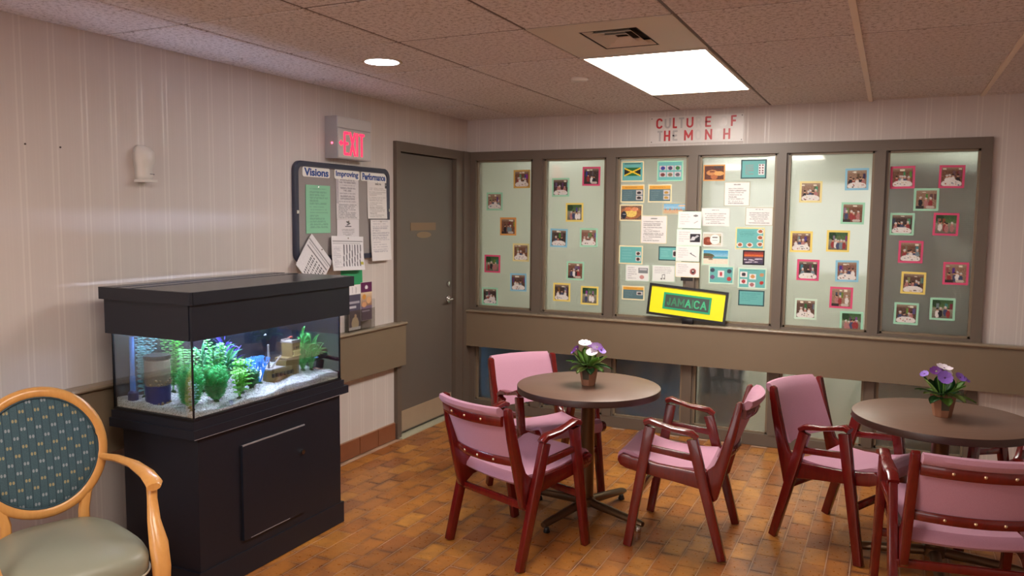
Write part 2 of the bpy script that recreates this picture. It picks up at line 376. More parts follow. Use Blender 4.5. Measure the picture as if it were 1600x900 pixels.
for i, (_, x, y) in enumerate(rest):
    dz = rng.uniform(-.0006, .0006); co += [(a+x, b+y, c+dz) for a, b, c in base_co]; fs += [tuple(v+i*nv for v in p) for p in polys]
me = bpy.data.meshes.new('floor_tiles_beyond'); me.from_pydata(co, [], fs); uvl = me.uv_layers.new(name='UVMap')
us = np.empty(len(tm.uv_layers[0].data)*2); tm.uv_layers[0].data.foreach_get('uv', us); uvl.data.foreach_set('uv', np.tile(us, len(rest)))
stuff(link(me, 'floor_tiles_beyond', FTILE, floor))
# ceiling: T-bars and lay-in tiles
bm = B(); box(bm, -.12, XW, YB, .12, H+.03, H+.15); ceiling = struct(done(bm, 'ceiling', GAPM))
GX = [.4993-.6447+.6447*i for i in range(0, 10)]; GX = [0]+[g for g in GX if g > .05 and g < XW]+[XW]
GY = [0]+[-.7945+.6515-.6515*j for j in range(0, 13)]; GY = [g for g in GY if g > YB]+[YB]
special = {(2, 2), }
def cell(xc, yc):
    if 1.789 < xc < 2.434:
        if -2.10 < yc < -.79: return 'light'
        if -2.75 < yc < -2.10: return 'vent'
        if -5.36 < yc < -4.05: return 'light'
    if .49 < xc < 1.15 and -7.35 < yc < -6.0: return 'light'
    return None
tcache = {}
def tilemesh(w, l):
    key = (round(w, 3), round(l, 3))
    if key not in tcache:
        bm = B(); box(bm, -w/2, w/2, -l/2, l/2, 0, .018)
        low = [e for e in bm.edges if all(v.co.z < 1e-6 for v in e.verts)]
        bmesh.ops.bevel(bm, geom=low, offset=.004, segments=1, affect='EDGES'); me = bpy.data.meshes.new('ceiling_tile'); bm.to_mesh(me); bm.free(); me.materials.append(CTILE); tcache[key] = me
    return tcache[key]
for i in range(len(GX)-1):
    for j in range(len(GY)-1):
        x0, x1, y1, y0 = GX[i], GX[i+1], GY[j], GY[j+1]
        if cell((x0+x1)/2, (y0+y1)/2) or x1-x0 < .03 or y1-y0 < .03: continue
        o = link(tilemesh(x1-x0-.014, y1-y0-.013), 'ceiling_tile', None, ceiling, ((x0+x1)/2, (y0+y1)/2, H+rng.uniform(-.0015, .0015)))
for g in GX[1:-1]:
    wide = .013 if g > 3 else .007
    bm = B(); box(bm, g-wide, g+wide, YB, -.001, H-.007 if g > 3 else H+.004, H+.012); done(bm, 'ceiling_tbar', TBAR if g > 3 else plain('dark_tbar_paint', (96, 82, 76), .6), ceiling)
JOINT_SHADE = plain('joint_shade_dark', (92, 78, 72), .7)  # strips filling the cross joints, dark to stand in for shadow at tile edges
for j in range(1, len(GY)-1):
    for i in range(len(GX)-1):
        a, b, y = GX[i], GX[i+1], GY[j]; ca, cb0 = cell((a+b)/2, y+.2), cell((a+b)/2, y-.2)
        if (ca and ca == cb0) or b-a < .05: continue
        bm = B(); box(bm, a+.008, b-.008, y-.0055, y+.0055, H+.0035, H+.012); done(bm, 'joint_shade_strip', JOINT_SHADE, ceiling)
# quarry tile base on the left wall
bm = B(); box(bm, 0, .006, YB, -1.10, 0, .125); base = struct(done(bm, 'baseboard_left', GROUT))
y = -1.108; k = 0
while y > -5.2:
    l = .217; bm = B(); box(bm, .004, .016, y-l+.006, y, .004, .122); done(bm, 'base_tile', BTILE, base, bevel=.003, seg=1); y -= l; k += 1
# ------------------------------------------------------------------ window wall
bm = B()
box(bm, .0, FR, -.03, .09, ZT, ZF); box(bm, .0, XP[0][0], -.03, .09, 0, ZT); box(bm, XP[-1][1], FR, -.03, .09, 0, ZT)
box(bm, XP[0][0], XP[-1][1], -.03, .09, 0, Z0); box(bm, XP[0][0], XP[-1][1], -.03, .09, .60, .88)
win = struct(done(bm, 'window_1', TAUPE_F, bevel=.004))
for a, b in zip(XP, XP[1:]):
    bm = B(); box(bm, a[1]+.012, b[0]-.012, -.034, .09, Z0, ZT); box(bm, a[1], b[0], -.012, .06, Z0, ZT); done(bm, 'mullion', TAUPE_F, win, bevel=.003)
for i, (a, b) in enumerate(XP):
    for z0, z1 in ((.88, ZT), (Z0, .60)):
        bm = B()
        for q in ((a, a+.014, z0, z1), (b-.014, b, z0, z1), (a, b, z0, z0+.014), (a, b, z1-.014, z1)): box(bm, q[0], q[1], -.008, .05, q[2], q[3])
        done(bm, 'glazing_bead', TAUPE, win, bevel=.002, seg=1)
        bm = B(); box(bm, a+.002, b-.002, .02, .026, z0+.002, z1-.002); done(bm, 'glass_pane', FROST, win)
for x in (1.10, 2.03, 2.57, 2.75): pass
# ------------------------------------------------------------------ bumper rails
def rail(name, along, a0, a1, z0, z1, depth):
    bm = B()
    if along == 'y': box(bm, .0, depth, a0, a1, z0, z1-.018)
    else: box(bm, a0, a1, -.03-depth, -.03, z0, z1-.018)
    o = struct(done(bm, name, TAUPE, bevel=.012, seg=3))
    bm = B()
    prof = [(0, z1-.02), (depth+.012, z1-.02), (depth+.018, z1-.010), (depth+.010, z1), (0, z1)]
    if along == 'y': prism(bm, prof, a0-.004, a1+.004, 'y')
    else: prism(bm, [(-.03-u, v) for u, v in prof], a0-.004, a1+.004, 'x')
    done(bm, 'rail_cap', TAUPE_SHEEN, o, bevel=.003)
    return o
rail('trim_1', 'y', -7.4, -1.03, .55, .87, .06)
rail('trim_2', 'x', .02, XW, .555, .862, .055)
# ------------------------------------------------------------------ door
bm = B()
box(bm, -.10, .03, -1.10, -.0, ZF-.07, ZF); box(bm, -.10, .03, -1.10, -1.045, 0, ZF-.07); box(bm, -.10, .03, -.235, -.0, 0, ZF-.07)
box(bm, -.10, .045, -.13, -.0, 0, ZF); box(bm, -.12, -.1, -1.1, 0, 0, ZF)
door = struct(done(bm, 'door_1', TAUPE_F, bevel=.004))
bm = B(); box(bm, -.05, -.005, -1.038, -.243, .02, ZF-.078); done(bm, 'door_panel', TAUPE_D, door, bevel=.002)
bm = B(); box(bm, -.005, -.002, -1.015, -.26, .03, .185); done(bm, 'kick_plate', speckled('brushed_plate', (172, 152, 128), .4, .06, 8), door, bevel=.0008, seg=1)
bm = B(); box(bm, -.10, .06, -1.08, -.24, -.003, .006); done(bm, 'threshold', plain('pale_stone', (188, 184, 160), .5), door, bevel=.002, seg=1)
bm = B(); box(bm, -.005, -.001, -.869, -.509, 1.533, 1.592); done(bm, 'name_plate', plain('faded_brass_plate', (136, 112, 86), .4), door, bevel=.001, seg=1)
bm = B(); prism(bm, [(-.68+.105*math.cos(a*PI/12), 1.498+.024*math.sin(a*PI/12)) for a in range(24)], -.005, -.0015, 'x'); done(bm, 'oval_plate', plain('worn_oval_plate', (142, 120, 92), .4), door)
bm = B(); prism(bm, [(-.315+.022*math.cos(a*PI/8), 1.093+.022*math.sin(a*PI/8)) for a in range(16)], -.005, .012, 'x'); done(bm, 'lock_cylinder', CHROME, door, bevel=.003)
hd = B(); prism(hd, [(-.315+.03*math.cos(a*PI/8), .97+.03*math.sin(a*PI/8)) for a in range(16)], -.005, .008, 'x'); tube(hd, [(.0, -.315, .97), (.045, -.315, .97)], .011)
tube(hd, [(.045, -.315, .97), (.05, -.34, .972), (.05, -.42, .968)], [.012, .011, .008]); done(hd, 'lever_handle', CHROME, door, bevel=.002, seg=1)

# ------------------------------------------------------------------ corridor beyond the glass
CW = speckled('corridor_wall_paint', (206, 206, 192), .8, .04, 3)
CD = 2.6
bm = B(); box(bm, -1.2, XW+.5, CD, CD+.1, 0, H); struct(done(bm, 'wall_corridor', CW))
bm = B(); box(bm, -1.2, XW+.5, .12, CD, H, H+.1); struct(done(bm, 'ceiling_corridor', plain('corridor_ceiling_paint', (214, 208, 194), .9)))
bm = B(); box(bm, -1.2, XW+.5, .12, CD, -.1, 0); struct(done(bm, 'floor_corridor', plain('corridor_floor_vinyl', (110, 100, 84), .4)))
bm = B(); box(bm, -1.3, -1.2, .12, CD, 0, H); struct(done(bm, 'wall_corridor_left', CW))
bm = B(); box(bm, XW+.5, XW+.6, .12, CD, 0, H); struct(done(bm, 'wall_corridor_right', CW))
def emit(name, rgb, strength):
    M = Mat(name); M.set(color=(0, 0, 0), rough=1, emit=lin(rgb), estr=strength); return M.m
def panel_light(name, label, x0, x1, y0, y1, z, em, group=None, cat='ceiling light'):
    t = thing(name, label, cat, ((x0+x1)/2, (y0+y1)/2, z), 0, group); w, l = (x1-x0)/2, (y1-y0)/2
    bm = B(); e = .016
    for q in ((-w, w, -l, -l+e), (-w, w, l-e, l), (-w, -w+e, -l+e, l-e), (w-e, w, -l+e, l-e)): box(bm, q[0], q[1], q[2], q[3], -.006, .02)
    done(bm, 'light_frame', CREAM, t, bevel=.002, seg=1)
    bm = B(); box(bm, -w+e, w-e, -l+e, l-e, -.002, .006); done(bm, 'diffuser', em, t)
    return t
EM1 = emit('lit_diffuser', (255, 246, 236), CEILING_PANEL); EM2 = emit('lit_diffuser_far', (255, 244, 232), FAR_PANEL); EM3 = emit('lit_corridor_diffuser', (246, 255, 244), CORRIDOR); EM4 = emit('lit_corridor_diffuser_bright', (246, 255, 250), CORRIDOR*3.6)
panel_light('ceiling_light', 'bright rectangular ceiling light panel in front of the glass wall', 1.793, 2.430, -2.095, -.797, H, EM1)
panel_light('ceiling_light', 'rectangular ceiling light panel over the middle of the room, out of the photo', 1.793, 2.430, -5.352, -4.052, H, EM2)
panel_light('ceiling_light', 'rectangular ceiling light panel at the rear of the room, out of the photo', 0.503, 1.140, -7.305, -6.01, H, EM2)
panel_light('ceiling_light', 'corridor light panel glowing through the fourth glass pane', 1.85, 2.5, .6, 1.6, H, EM4)
panel_light('ceiling_light', 'corridor light panel behind the first and second glass panes', -.2, .5, 1.3, 2.0, H, EM3)
panel_light('ceiling_light', 'corridor light panel behind the right end of the glass wall', 3.6, 4.3, 1.3, 2.0, H, EM3)
# things in the corridor, seen dimly through the glass
t = thing('storage_cabinet', 'grey-blue tall cabinet close behind the sixth glass pane', 'cabinet', (3.5, .32, 0))
CAB = plain('blue_grey_laminate', (222, 234, 238), .6)
bm = B(); box(bm, -.36, .36, -.05, .35, .06, 2.03); done(bm, 'body', CAB, t, bevel=.005)
bm = B(); box(bm, -.34, -.005, -.118, -.1, .1, 2.0); done(bm, 'door', CAB, t, bevel=.003)
bm = B(); box(bm, .005, .34, -.118, -.1, .1, 2.0); done(bm, 'door', CAB, t, bevel=.003)
bm = B(); box(bm, -.34, .34, -.08, .28, 0, .06); done(bm, 'plinth', BLACKPL, t)
t = thing('low_divider', 'dark blue low panel behind the lower left glass panes', 'divider', (.97, .16, 0))
bm = B(); box(bm, -.93, .86, -.02, .02, .07, .60); done(bm, 'panel', fabric('dark_blue_fabric', (56, 116, 166), (70, 132, 180), 200), t, bevel=.006)
bm = B(); box(bm, -.95, .88, -.03, .03, .60, .63); box(bm, -.9, -.86, -.03, .03, 0, .08); box(bm, .8, .84, -.03, .03, 0, .08); done(bm, 'divider_frame', plain('slate_metal', (60, 66, 70), .4), t, bevel=.003)
t = thing('low_divider', 'dark slate low panel behind the fourth lower glass pane', 'divider', (2.12, .2, 0))
bm = B(); box(bm, -.17, .17, -.02, .02, .07, .60); done(bm, 'panel', fabric('slate_fabric', (84, 108, 128), (100, 124, 140), 200), t, bevel=.006)
bm = B(); box(bm, -.18, .18, -.03, .03, .60, .63); box(bm, -.15, -.11, -.03, .03, 0, .08); box(bm, .11, .15, -.03, .03, 0, .08); done(bm, 'divider_frame', plain('slate_metal_dark', (60, 66, 70), .4), t, bevel=.003)

# ------------------------------------------------------------------ ceiling fittings
t = thing('air_vent', 'cream ceiling panel with a stepped rectangular air diffuser beside the big light', 'vent', (2.111, -2.424, H))
bm = B(); o_, i_ = (.318, .322), (.125, .18)
for q in ((-o_[0], o_[0], -o_[1], -i_[1]), (-o_[0], o_[0], i_[1], o_[1]), (-o_[0], -i_[0], -i_[1], i_[1]), (i_[0], o_[0], -i_[1], i_[1])): box(bm, *q, 0, .012)
done(bm, 'cover_plate', CREAM, t)
bm = B(); box(bm, -.13, .13, -.185, .185, .05, .06); box(bm, -.13, -.122, -.185, .185, .0, .05); box(bm, .122, .13, -.185, .185, 0, .05); box(bm, -.13, .13, -.185, -.177, 0, .05); box(bm, -.13, .13, .177, .185, 0, .05)
done(bm, 'throat', plain('dark_duct', (46, 44, 50), .8), t)
for s in (1, .72, .44):
    bm = B(); a, b = .125*s, .18*s; c, d = a-.026, b-.026
    V = loft(bm, [[(-a, -b, .002), (a, -b, .002), (a, b, .002), (-a, b, .002)], [(-c, -d, .022), (c, -d, .022), (c, d, .022), (-c, d, .022)]], True, False)
    bmesh.ops.solidify(bm, geom=bm.faces[:], thickness=.002); done(bm, 'louvre', CREAM, t)
t = thing('downlight', 'round glowing recessed downlight in a ceiling tile near the left wall', 'ceiling light', (.808, -2.393, H))
bm = B(); lathe(bm, [(.088, -.002), (.104, -.003), (.108, .002), (.088, .002)], 40, caps=False); done(bm, 'trim_ring', CREAM, t, smooth=True)
bm = B(); lathe(bm, [(.001, -.001), (.09, -.001), (.09, .004), (.001, .004)], 40, caps=False); done(bm, 'lens', emit('lit_lens', (232, 236, 255), DOWNLIGHT), t)
bm = B(); lathe(bm, [(.002, -.016), (.042, -.016), (.052, -.010), (.054, .002), (.002, .002)], 28, caps=False); tag(done(bm, 'sprinkler_cover', WHITEPL, None, smooth=True, loc=(1.586, -1.555, H)), 'small pale round sprinkler cover on the ceiling left of the big light', 'sprinkler')

# ------------------------------------------------------------------ exit sign
t = thing('exit_sign', 'grey box sign with red glowing EXIT letters above the notice board', 'sign', (.0, -1.678, 2.0))
GREYP = plain('grey_sign_plastic', (200, 198, 196), .45); GREYS = plain('grey_sign_side', (172, 168, 170), .45)
bm = B(); box(bm, 0, .092, -.178, .178, 0, .262); done(bm, 'housing', GREYS, t, bevel=.004)
bm = B(); box(bm, .092, .098, -.172, .172, .006, .185); done(bm, 'sign_face', GREYP, t, bevel=.002, seg=1)
bm = B(); box(bm, .092, .099, -.176, .176, .192, .26); done(bm, 'top_cover', GREYP, t, bevel=.003)
hold = bpy.data.objects.new('lettering', None); COL.objects.link(hold); hold.parent = t; hold.location = (.0985, 0, .096); hold.rotation_euler = (0, 0, PI/2)
RED = emit('lit_red_letters', (255, 40, 70), 1.5)
for i, (ch, wch) in enumerate((('E', .05), ('X', .062), ('I', .018), ('T', .055))):
    block('letter', ch, wch, .148, .0165, RED, hold, ((-.092, -.027, .021, .071)[i], 0, 0))
bm = B(); prism(bm, [(-.165, 0), (-.14, .02), (-.14, .008), (-.122, .008), (-.122, -.008), (-.14, -.008), (-.14, -.02)], -.0012, 0, 'y'); done(bm, 'arrow', RED, hold)
bm = B(); prism(bm, [(.055+.006*math.cos(a*PI/5), .095+.006*math.sin(a*PI/5)) for a in range(10)], -.181, -.176, 'y'); done(bm, 'indicator_lamp', emit('lit_indicator', (255, 60, 80), 6), t)

# ------------------------------------------------------------------ notice board
t = thing('notice_board', 'grey notice board with rounded dark blue frame on the left wall', 'notice board', (0, -1.675, 1.66))
def rrect(w, h, r, n=6):
    pts = []
    for cx, cy, a0 in ((w-r, h-r, 0), (-w+r, h-r, 90), (-w+r, -h+r, 180), (w-r, -h+r, 270)):
        for k in range(n+1): a = R(a0+90*k/n); pts.append((cx+r*math.cos(a), cy+r*math.sin(a)))
    return pts
W2, H2 = .496, .308
bm = B(); o1, o2 = rrect(W2, H2, .06), rrect(W2-.035, H2-.035, .035)
loft(bm, [[(x, u, v) for u, v in pr] for x, pr in ((.001, o1), (.022, o1), (.028, rrect(W2-.006, H2-.006, .056)), (.028, rrect(W2-.03, H2-.03, .04)), (.016, o2), (.001, o2))], True, False)
done(bm, 'board_frame', plain('navy_frame_plastic', (56, 60, 78), .35), t, smooth='auto')
bm = B(); prism(bm, rrect(W2-.03, H2-.03, .04), .001, .014, 'x'); done(bm, 'felt_panel', speckled('grey_felt', (156, 150, 148), .9, .06, 300), t)
for yy, zz in ((-.48, 0), (.48, .02)):
    bm = B(); box(bm, .024, .034, yy-.008, yy+.008, zz-.01, zz+.01); done(bm, 'clip', CHROME, t, bevel=.002, seg=1)
NAVY = plain('blue_print_ink', (36, 76, 150), .5)
for k, (word, y0, y1, tilt) in enumerate((('Visions', -2.094, -1.835, 0), ('Improving', -1.79, -1.525, 1), ('Performance', -1.508, -1.212, 0))):
    o = thing('title_strip', f'white cut-out strip reading {word} in blue at the top of the notice board', 'sign', (.0165, (y0+y1)/2, 1.905), 0, None)
    o.rotation_euler = (0, 0, PI/2); w = (y1-y0)/2
    bm = B(); prism(bm, rrect(w, .030, .014), -.002, 0, 'y'); done(bm, 'paper_strip', PAPER['white'], o)
    text('lettering', word, 2*w-.03, (.048 if k == 0 else .046), NAVY, o, (0, -.0022, .0), .03)
def board_sheet(label, y, z, w, h, backing, img, rot=0, x=.017, curl=.0, cat='paper'):
    o = thing('paper_notice', label, cat, (x, y, z), 0, 'papers pinned to the notice board')
    o.rotation_euler = (Matrix.Rotation(PI/2, 3, 'Z') @ Matrix.Rotation(R(rot), 3, 'Y')).to_euler()
    print_mesh('printed_face', w, h, img, o, (0, -.0014, 0), curl)
    bm = B(); n = 8; pts = [(-curl*(i/n)**2, h/2-h*i/n) for i in range(n+1)]
    prism(bm, [(a, b) for a, b in pts]+[(a+.0012-.0012*0, b) for a, b in pts[::-1]], -w/2, w/2, 'x'); done(bm, 'paper_sheet', PAPER[backing], o)
    bm = B(); lathe(bm, [(.001, 0), (.005, 0), (.005, .004), (.001, .006)], 10, caps=False); bm.transform(Matrix.Translation((0, -.002, h/2-.012)) @ Matrix.Rotation(PI/2, 4, 'X')); done(bm, 'push_pin', CHROME, o)
    return o
board_sheet('pale green sheet of text at the left of the notice board', -1.95, 1.678, .232, .297, 'green', doc(1, 14, False, (146, 208, 172), (116, 168, 140), .16, .9, .06, .9), 0)
g = np.random.default_rng(4); im = doc(3, 9, False, (222, 218, 220), (130, 126, 136), .1, .9, .02, .6, center=True); im.lines(.1, .62, .9, .97, 9, g, (110, 110, 120)); im.rect(.0, .0, .12, .62, (190, 186, 192)); im.noise(g, 4)
board_sheet('white handwritten sheet below the Improving strip', -1.655, 1.75, .236, .268, 'white', im, 0, .017, .004)
im = doc(5, 8, False, (226, 222, 226), (150, 146, 152), .2, .8, .42, .98, center=True); im.rect(.36, .3, .64, .35, (60, 60, 66)); im.seg(.45, .12, .55, .2, .035, (90, 90, 94)); im.seg(.55, .2, .46, .26, .03, (110, 110, 114))
board_sheet('white sheet with a small emblem below the handwritten sheet', -1.652, 1.545, .232, .14, 'white', im, 0, .018)
im = doc(6, 17, True, (232, 228, 226), (170, 164, 164), .08, .86); im.rect(.82, .06, .93, .2, (70, 70, 74)); im.rect(.85, .09, .9, .12, (200, 200, 200)); im.rect(.0, .97, 1, 1, (110, 106, 108))
board_sheet('white typed sheet at the upper right of the notice board', -1.312, 1.748, .25, .268, 'white', im, 0, .017, .006)
board_sheet('white typed sheet at the lower right hanging over the frame', -1.302, 1.472, .232, .282, 'white', doc(7, 14, False, (234, 230, 230), (168, 164, 176), .1, .95, .02, .8), 0, .03, .012)
im = Img(52, 60, (232, 230, 234)); g = np.random.default_rng(8); im.rect(0, .13, 1, .17, (150, 148, 156)); im.rect(.05, .2, .95, .23, (190, 188, 196)); im.rect(.05, .3, .95, .33, (120, 118, 126))
for i in range(6):
    for j in range(9): im.rect(.3+.11*i, .4+.062*j, .36+.11*i, .43+.062*j, (70, 68, 78))
im.noise(g, 3)
board_sheet('white grid-printed sheet tilted diamond-wise at the lower left corner of the notice board', -2.02, 1.345, .27, .25, 'white', im, 43, .032, .02)
im = Img(56, 48, (234, 232, 236)); im.rect(.04, .14, .96, .17, (110, 108, 116)); im.rect(.04, .2, .9, .22, (190, 188, 194)); im.lines(.05, .3, .3, .9, 16, np.random.default_rng(9), (180, 178, 188))
for i in range(7):
    for yy in np.linspace(.26, .86, 30): im.ell(.36+.085*i+.02*math.sin(yy*5), yy, .016, .02, (104, 102, 110))
im.rect(.88, .74, .96, .84, (190, 180, 70))
board_sheet('white sheet with dark striped table over the bottom frame of the notice board', -1.685, 1.395, .335, .222, 'white', im, 2, .036, .02)
o = thing('paper_notice', 'plain deep green sheet below the striped-table sheet', 'paper', (.006, -1.60, 1.19)); o.rotation_euler = (Matrix.Rotation(PI/2, 3, 'Z') @ Matrix.Rotation(R(-2), 3, 'Y')).to_euler()
bm = B(); box(bm, -.115, .115, -.0016, 0, -.1, .1); done(bm, 'paper_sheet', PAPER['deep_green'], o)
o['group'] = 'papers pinned to the notice board'
# brochures in an acrylic holder on the rail
t = thing('brochure_holder', 'clear acrylic leaflet holder standing on the left rail beside the aquarium', 'brochure holder', (.012, -1.545, .871)); t.rotation_euler = (0, 0, PI/2)
bm = B(); box(bm, -.15, .15, -.004, -.002, 0, .30); box(bm, -.15, .15, -.034, -.032, 0, .14); box(bm, -.15, .15, -.034, -.002, 0, .003); box(bm, -.15, -.147, -.034, -.002, 0, .14); box(bm, .147, .15, -.034, -.002, 0, .2); box(bm, -.003, 0, -.034, -.002, 0, .14); done(bm, 'holder_shell', ACRYLIC, t)
im = Img(28, 60, (84, 80, 100)); im.rect(0, 0, 1, .22, (238, 236, 240)); im.seg(.3, .08, .3, .16, .03, (190, 186, 196)); im.seg(.6, .08, .6, .17, .03, (190, 186, 196)); im.rect(0, .36, .9, .42, (176, 172, 186)); im.rect(.05, .46, .6, .52, (200, 198, 208)); im.grad(.52, .74, (90, 84, 104), (70, 66, 82)); im.ell(.52, .86, .3, .15, (214, 196, 162)); im.ell(.55, .7, .1, .045, (220, 190, 160)); im.rect(0, .94, 1, 1, (225, 224, 226))
o = thing('brochure', 'dark leaflet with a white top in the left pocket of the holder', 'brochure', (.030, -1.605, 1.03), PI/2); print_mesh('printed_face', .125, .30, im, o, (0, -.0022, 0)); bm = B(); box(bm, -.0635, .0635, -.002, 0, -.151, .151); done(bm, 'leaflet', PAPER['white'], o)
im = Img(28, 60, (120, 104, 128)); im.rect(0, 0, 1, .27, (98, 34, 84)); im.ell(.5, .14, .13, .05, (240, 230, 240)); im.grad(.27, .62, (236, 214, 180), (150, 110, 90)); im.ell(.3, .38, .16, .07, (214, 150, 70)); im.ell(.7, .48, .2, .09, (224, 178, 130)); im.ell(.3, .58, .2, .07, (214, 160, 120)); im.grad(.68, 1, (104, 88, 112), (96, 84, 108)); im.rect(.1, .74, .8, .76, (180, 170, 190))
o = thing('brochure', 'leaflet with a purple top in the right pocket of the holder', 'brochure', (.030, -1.475, 1.06), PI/2); print_mesh('printed_face', .125, .26, im, o, (0, -.0022, 0)); bm = B(); box(bm, -.0635, .0635, -.002, 0, -.131, .131); done(bm, 'leaflet', PAPER['white'], o)
# air freshener dispenser and nails
t = thing('air_freshener', 'white plastic dispenser on the left wall above the aquarium', 'dispenser', (0, -3.225, 1.80))
bm = B(); loft(bm, [[(.0, -s, z), (d*.55, -s, z), (d, -s*.6, z), (d, s*.6, z), (d*.55, s, z), (0, s, z)] for z, s, d in ((0, .034, .052), (.02, .036, .058), (.05, .036, .05), (.09, .044, .066), (.13, .043, .064), (.155, .034, .045), (.165, .02, .02))]); done(bm, 'cover', WHITEPL, t, smooth=True)
bm = B(); box(bm, .0, .07, -.04, .034, -.01, .003); done(bm, 'spout_tray', WHITEPL, t, bevel=.003)
bm = B(); box(bm, .04, .056, .004, .030, .026, .031); done(bm, 'slot', plain('grey_slot', (130, 126, 128), .5), t)
for n_, (yy, zz, lab) in enumerate(((-3.63, 1.923, 'dark nail head in the left wall nearer the dispenser'), (-3.784, 1.924, 'tiny dark nail head in the left wall near the photo edge'))):
    bm = B(); lathe(bm, [(.0008, 0), (.004, 0), (.004, .003), (.0008, .004)], 8, caps=False); bm.transform(Matrix.Translation((0.0, yy, zz)) @ Matrix.Rotation(PI/2, 4, 'Y')); tag(done(bm, 'nail', plain('nail_steel', (70, 60, 58), .5)), lab, 'nail', 'nails in the left wall')

# ------------------------------------------------------------------ culture sign above the window
t = thing('wall_sign', 'white board above the glass wall with red and silver letters reading CULTURE OF THE MONTH', 'sign', (1.912, -.001, 2.297))
bm = B(); box(bm, -.342, .342, -.006, 0, -.098, .098); done(bm, 'sign_board', plain('white_board', (222, 216, 212), .3), t, bevel=.001, seg=1)
LR = plain('red_letter_vinyl', (196, 50, 58), .35); LG = plain('silver_letter_vinyl', (186, 182, 182), .3, metal=.2); LG_GLEAM = plain('silver_vinyl_gleam', (222, 217, 214), .25, metal=.05)  # the palest is the silver again, its reflection put into the colour
for ch, X, zz, ww, mt in (('C',285,.05,.046,LR),('U',400,.05,.044,LG),('L',500,.05,.03,LR),('T',590,.05,.036,LG),('U',705,.05,.048,LR),('R',825,.05,.04,LG_GLEAM),('E',950,.05,.04,LR),('O',1155,.05,.046,LG_GLEAM),('F',1285,.05,.036,LR),
                          ('T',295,-.042,.036,LG),('H',395,-.042,.044,LR),('E',505,-.042,.034,LG),('M',690,-.042,.06,LR),('O',820,-.042,.044,LG_GLEAM),('N',960,-.042,.048,LR),('T',1080,-.042,.036,LG_GLEAM),('H',1200,-.042,.046,LR)):
    block('letter', ch, ww*1.08, .077, .0135, mt, t, (-.342+(X-155)/1260*.684, -.0062, zz), .0012)
for sx in (-.33, .33):
    for sz in (-.086, .086):
        bm = B(); lathe(bm, [(.0008, 0), (.004, 0), (.004, .002), (.0008, .003)], 8, caps=False); bm.transform(Matrix.Translation((sx, -.006, sz)) @ Matrix.Rotation(PI/2, 4, 'X')); done(bm, 'screw', plain('screw_steel', (90, 84, 84), .4, metal=.6), t)

# ------------------------------------------------------------------ jamaica sign on its stand on the rail
t = thing('standing_sign', 'yellow framed sign reading JAMAICA leaning tilted on the rail before the glass', 'sign', (1.898, -.062, 1.016)); t.rotation_euler = (R(-4), R(4.5), 0)
fw, fh = .294, .118
bm = B()
for q in ((-fw, fw, -fh, -fh+.018), (-fw, fw, fh-.018, fh), (-fw, -fw+.018, -fh+.018, fh-.018), (fw-.018, fw, -fh+.018, fh-.018)): box(bm, q[0], q[1], -.012, .008, q[2], q[3])
done(bm, 'sign_frame', BLACKPL, t, bevel=.003)
bm = B(); box(bm, -fw+.015, fw-.015, -.004, .004, -fh+.015, fh-.015); done(bm, 'yellow_panel', plain('lemon_yellow_card', (255, 250, 22), .3), t)
bm = B(); 
for q in ((-.178, .178, -.062, -.048), (-.178, .178, .048, .062), (-.178, -.164, -.048, .048), (.164, .178, -.048, .048)): box(bm, q[0], q[1], -.007, -.004, q[2], q[3])
done(bm, 'green_border', plain('emerald_border', (30, 172, 120), .3), t, bevel=.001, seg=1)
bm = B(); box(bm, -.166, .166, -.0055, -.004, -.05, .05); done(bm, 'dark_panel', plain('charcoal_card', (66, 84, 78), .25), t)
LJ = plain('dark_green_letters', (62, 138, 100), .25); LJ_GLARE = plain('green_letters_glare', (70, 196, 140), .25)  # second green is a brighter copy with the glare put into its colour
ws = {'J': .026, 'A': .046, 'M': .05, 'I': .011, 'C': .044}
xx = -.148
for i, ch in enumerate('JAMAICA'):
    w_ = ws[ch]; block('letter', ch, w_, .062, .0105, LJ_GLARE if i in (3, 5, 6) else LJ, t, (xx+w_/2, -.0056, -.002)); xx += w_+.0045
bm = B(); box(bm, 1.868, 1.95, -.085, -.04, .863, .905); prism(bm, [(1.895, .86), (1.925, .86), (1.925, .93), (1.895, .93)], -.05, -.04, 'y')
st = done(bm, 'sign_stand', BLACKPL, None, bevel=.003); tag(st, 'small black block stand under the yellow JAMAICA sign', 'stand')

